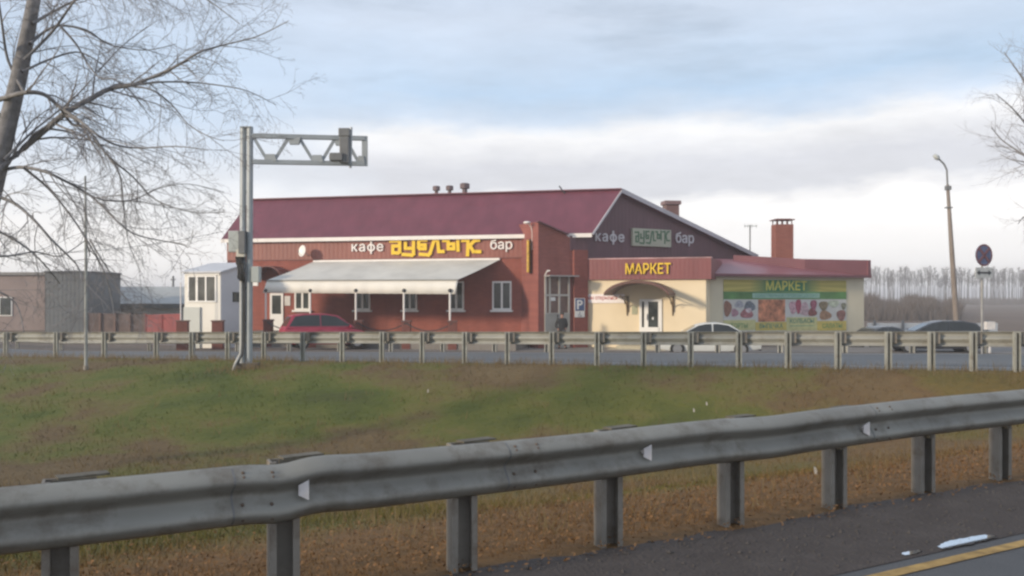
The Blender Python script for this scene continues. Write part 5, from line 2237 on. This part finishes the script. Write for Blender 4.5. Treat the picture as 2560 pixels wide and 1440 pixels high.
D1 = 34.0
limbs = [
    ([(2660, 560), (2620, 470), (2580, 405), (2540, 375), (2505, 350), (2478, 318)], 7, 1.2, .5),
    ([(2650, 520), (2610, 400), (2570, 320), (2530, 270), (2490, 235)], 6, 1.2, -.8),
    ([(2640, 400), (2600, 300), (2570, 220), (2535, 165), (2510, 130)], 6, 1.2, .7),
    ([(2660, 600), (2600, 560), (2565, 540), (2545, 560)], 4, 1.2, -.5),
    ([(2640, 350), (2620, 240), (2600, 140), (2580, 60)], 6, 1.5, .3),
    ([(2600, 420), (2560, 405), (2530, 400), (2500, 385)], 3, 1.0, .5),
]
trunk = [(2700, 900, 22, 0), (2690, 740, 20, 0), (2670, 600, 17, 0), (2655, 480, 14, 0), (2645, 330, 11, 0), (2640, 150, 7, 0)]
tx = S(2700, 0, D1).x
limb_tree('bare_tree', 'bare tree whose fine twigs reach in at the upper right edge', limbs, trunk, D1, 3.0, 1.5, [None, (4.2, .5), (4.5, .5)], 23, droop=.02, base=(tx, D1, 0))

# far windbreak of tall bare poplars
protos = []
for s in range(4):
    rg = random.Random(100 + s)
    root = thing('poplar_tree', 'slender bare tree in the far row beyond the field', 'tree', (0, 0, 0), 0, 'bare trees of the far windbreak')
    mt, mc = MB(), MB()
    H = 11.4
    tp = [Vector((rg.gauss(0, .10) * i / 3, rg.gauss(0, .10) * i / 3, H * i / 6)) for i in range(7)]
    mt.tube(tp, [.15 - .11 * i / 6 for i in range(7)], 5)
    mt.build('trunk', TWIG_FAR, root, world=False)
    for k in range(52):
        t = rg.uniform(.42, 1.0) ** .6
        f = t * 5.99
        i = int(f)
        a = tp[i] + (tp[i + 1] - tp[i]) * (f - i)
        ang = rg.uniform(0, 6.28)
        d = Vector((math.cos(ang) * .55, math.sin(ang) * .55, rg.uniform(.6, 1.0))).normalized()
        branch(mc, a, d, rg.uniform(.9, 2.2) * (1.3 - .6 * t), .028, 1, rg, -.05, [None, (3.6, .5), (2.5, .6)])
    mc.build('crown', TWIG_FAR, root, world=False)
    protos.append(root)
rg = random.Random(3)
first = set()
px = 2120.0
i = 0
while px < 2760:
    D = 300 + rg.uniform(-8, 18)
    pr = protos[i % 4]
    s = rg.choice((rg.uniform(.72, .9), rg.uniform(.88, 1.06), rg.uniform(.95, 1.08)))
    loc = (S(px, 0, D).x, D, -.3)
    if pr.name not in first and i < 4:
        pr.location = loc
        pr.rotation_euler = (0, 0, rg.uniform(0, 6.28))
        pr.scale = (s, s, s)
        first.add(pr.name)
    else:
        dup(pr, loc, rg.uniform(0, 6.28), (s, s, s))
    px += rg.choice((rg.uniform(1, 2.4), rg.uniform(2, 4.5), rg.uniform(3, 8)))
    i += 1

# undergrowth along the windbreak: one tangled mass
mb = MB()
rg = random.Random(9)
for k in range(9000):
    if rg.random() < .82:
        px, D = rg.uniform(2120, 2385 + 20 * rg.random()), rg.uniform(95, 150)
        h = rg.uniform(.5, 1.0) ** .6 * (2.75 + .55 * math.sin(px * .05) + .35 * math.sin(px * .13 + 1)) * (1.0 + .004 * (D - 110))
    else:
        px, D = rg.uniform(2380, 2760), rg.uniform(270, 292)
        h = rg.uniform(1.2, 2.9)
    x = S(px, 0, D).x
    a = Vector((x, D, -.2))
    d = Vector((rg.gauss(0, .22), rg.gauss(0, .22), 1)).normalized()
    b = a + d * h * .6
    c = b + (d + Vector((rg.gauss(0, .35), rg.gauss(0, .35), .2))).normalized() * h * .4
    w = rg.uniform(.02, .055) * (1 if D < 200 else 2)
    mb.add([a + Vector((-w, 0, 0)), a + Vector((w, 0, 0)), b + Vector((w * .7, .05, 0)), b + Vector((-w * .7, .05, 0)), c], [(0, 1, 2, 3), (3, 2, 4)])
tag(mb.build('undergrowth', mat('undergrowth_twig', (.155, .132, .118), .95, .25, .4, spec=.05)), kind='stuff')


# shrubs behind the low building
def shrub(px, ytop, wpx, D, label, seed):
    rg = random.Random(seed)
    x = S(px, 0, D).x
    root = thing('bare_shrub', label, 'shrub', (x, D, 0), 0, 'bare shrubs behind the low building')
    h = S(0, ytop, D).z
    w = wpx * D / F / 2
    ms, mc = MB(), MB()
    for k in range(9):
        a = rg.uniform(0, 6.28)
        ms.tube([(0, 0, -.1), (math.cos(a) * w * .25, math.sin(a) * w * .25, h * .4), (math.cos(a) * w * .5, math.sin(a) * w * .5, h * .7)], [.09, .06, .03], 5)
    for k in range(420):
        a = rg.uniform(0, 6.28)
        rr = math.sqrt(rg.random())
        top = h * math.sqrt(max(.05, 1 - rr * rr * .8)) * rg.uniform(.45, 1.0)
        p = Vector((math.cos(a) * rr * w * .9, math.sin(a) * rr * w * .9, top * .6))
        d = Vector((math.cos(a) * .5 * rr, math.sin(a) * .5 * rr, 1)).normalized()
        branch(mc, p, d, top * .4, .035, 1, rg, -.02, [None, (2.2, .5)])
    ms.build('stems', TWIG_FAR, root, world=False)
    mc.build('crown', mat('red_brown_far_twig', (.135, .095, .085), .95, .2, .5), root, world=False)


shrub(410, 706, 100, 125, 'large rounded reddish bare shrub left of the white booth', 1)
shrub(302, 716, 60, 140, 'smaller pale bare shrub above the low grey roof', 2)
shrub(352, 722, 50, 150, 'faint bare shrub between the smaller pale one and the large rounded one', 3)

# ------------------------------------------------------------------ grass, litter, stones
def scatter_tris(name, gen, m, label=None):
    vs, fs = [], []
    for tri in gen:
        b = len(vs)
        vs += tri
        fs.append(tuple(range(b, b + len(tri))))
    me = bpy.data.meshes.new(name)
    me.from_pydata(vs, [], fs)
    me.materials.append(m)
    o = bpy.data.objects.new(name, me)
    col.objects.link(o)
    return tag(o, kind='stuff')


def blades(n, seed):
    rg = random.Random(seed)
    k = 0
    while k < n:
        D = 5.0 * (5.6 ** rg.random())
        u = rg.uniform(-1500, 1450)
        x = u * D / F
        if D < near_y(x) + .25 or D > mid_y(x) - .02:
            k += .2
            continue
        k += 1
        z = zg(x, D)
        pn = (D - near_y(x)) * .86
        h = rg.uniform(.03, .085) * (1.0 if pn > 2 else .55) * (1 + .6 * math.sin(x * 1.3) * math.sin(D * 1.1))
        w = rg.uniform(.002, .0045) * (.6 + D * .09)
        a = rg.uniform(0, 3.14)
        lx, ly = rg.gauss(0, .6) * h, rg.gauss(0, .6) * h
        cx, cy = math.cos(a) * w, math.sin(a) * w
        yield [(x - cx, D - cy, z - .01), (x + cx, D + cy, z - .01), (x + lx, D + ly, z + h)]


scatter_tris('grass', blades(60000, 2), MEDIAN)

STALK = mat('dead_grass_stalk', (.17, .125, .062), .9, .3, 3)


def stalks(n, seed):
    rg = random.Random(seed)
    k = 0
    while k < n:
        q = rg.random()
        if q < .08:
            x, y = -6.95 + rg.gauss(0, .45), 24.4 + rg.gauss(0, .35)
        elif q < .60:
            x = rg.uniform(-17, 11)
            y = mid_y(x) - abs(rg.gauss(0, .5)) - .03
        else:
            D = rg.uniform(6.5, 24)
            x, y = rg.uniform(-1400, 1400) * D / F, D
            if y < near_y(x) + .3 or y > mid_y(x):
                continue
        for j in range(rg.randint(4, 9)):
            k += 1
            h = rg.uniform(.10, .26)
            px_, py_ = x + rg.gauss(0, .09), y + rg.gauss(0, .09)
            z = zg(px_, py_)
            w = rg.uniform(.003, .006)
            lx = rg.gauss(0, .35) * h
            yield [(px_ - w, py_, z - .01), (px_ + w, py_, z - .01), (px_ + lx, py_ + rg.gauss(0, .3) * h, z + h)]


scatter_tris('dead_stalks', stalks(6500, 6), STALK)

LEAF = ground_mat('dry_leaf', [(.3, (.12, .062, .026)), (.5, (.18, .094, .036)), (.68, (.24, .145, .075))], .8, 16.0, 0, 1)


def leaves(n, seed):
    rg = random.Random(seed)
    k = 0
    while k < n:
        D = rg.uniform(4.0, 16)
        x = rg.uniform(-1350, 1400) * D / F
        pn = (D - near_y(x)) * .86
        if pn < -.15 or pn > 3.2 or rg.random() > math.exp(-max(0, pn - .7) * .8):
            k += .05
            continue
        k += 1
        z = zg(x, D) + rg.uniform(.01, .06)
        r = rg.uniform(.009, .021)
        n_ = Vector((rg.gauss(0, .5), rg.gauss(0, .5), 1)).normalized()
        s = n_.cross(Vector((rg.gauss(0, 1), rg.gauss(0, 1), .1))).normalized()
        t = s.cross(n_)
        c = Vector((x, D, z))
        yield [tuple(c - s * r), tuple(c - t * r * .55), tuple(c + s * r), tuple(c + t * r * .55)]


scatter_tris('fallen_leaves', leaves(9000, 4), LEAF)

STONE = ground_mat('gravel_stone', [(.3, (.045, .040, .038)), (.6, (.075, .067, .062)), (.8, (.11, .10, .094))], .8, 22.0, 0, 1)
mb = MB()
rg = random.Random(8)
k = 0
while k < 1100:
    D = rg.uniform(3.6, 14)
    x = rg.uniform(-1300, 1380) * D / F
    pn = (D - near_y(x)) * .86
    if pn > .0 or pn < -1.1:
        continue
    k += 1
    r = rg.uniform(.006, .020) * (1 if rg.random() < .93 else 1.5)
    z = zg(x, D)
    p = Vector((x, D, z + r * .3))
    vs = [p + Vector((rg.uniform(.6, 1.2) * r * dx_, rg.uniform(.6, 1.2) * r * dy_, rg.uniform(.4, .8) * r * dz_)) for dx_, dy_, dz_ in ((1, 0, 0), (0, 1, 0), (-1, 0, 0), (0, -1, 0), (0, 0, 1), (0, 0, -1))]
    mb.add(vs, [(0, 1, 4), (1, 2, 4), (2, 3, 4), (3, 0, 4), (1, 0, 5), (2, 1, 5), (3, 2, 5), (0, 3, 5)])
tag(mb.build('gravel', STONE), kind='stuff')

# scraps of pale litter in the grass
for (px, py, lab) in ((1735, 1042, 'pale scrap of litter in the grass, left of a second scrap above the guardrail beam'), (1767, 1031, 'pale scrap of litter in the grass, right of the first scrap above the guardrail beam'), (2040, 1200, 'pale scrap of litter under the guardrail between two posts'), (1070, 992, 'tiny pale scrap of litter in the middle of the grass bank')):
    D = 9.0
    for it in range(60):
        p = S(px, py, D)
        if p.z <= zg(p.x, D):
            break
        D += .25
    mb = MB()
    r = .016
    z = zg(p.x, D) + .06
    mb.add([(p.x - r, D, z - .02), (p.x + r * .8, D - .02, z - .015), (p.x + r, D + .03, z + .04), (p.x - r * .6, D + .04, z + .05)], [(0, 1, 2, 3)])
    o = mb.build('litter_scrap', mat('dirty_paper', (.30, .28, .25), .8))
    o.modifiers.new('thick', 'SOLIDIFY').thickness = .006
    tag(o, lab, 'litter', 'scraps of litter in the grass')

# ------------------------------------------------------------------ the air
hz = bpy.data.materials.new('thin_autumn_haze')
hz.use_nodes = True
nt = hz.node_tree
nt.nodes.clear()
ho = nt.nodes.new('ShaderNodeOutputMaterial')
pv = nt.nodes.new('ShaderNodeVolumePrincipled')
pv.inputs['Color'].default_value = (.97, .98, 1, 1)
pv.inputs['Density'].default_value = .0013
pv.inputs['Anisotropy'].default_value = .2
nt.links.new(pv.outputs[0], ho.inputs['Volume'])
mb = MB()
mb.box((0, 2800, 9.0), (8200, 6800, 21.0))
tag(mb.build('haze', hz), kind='stuff')
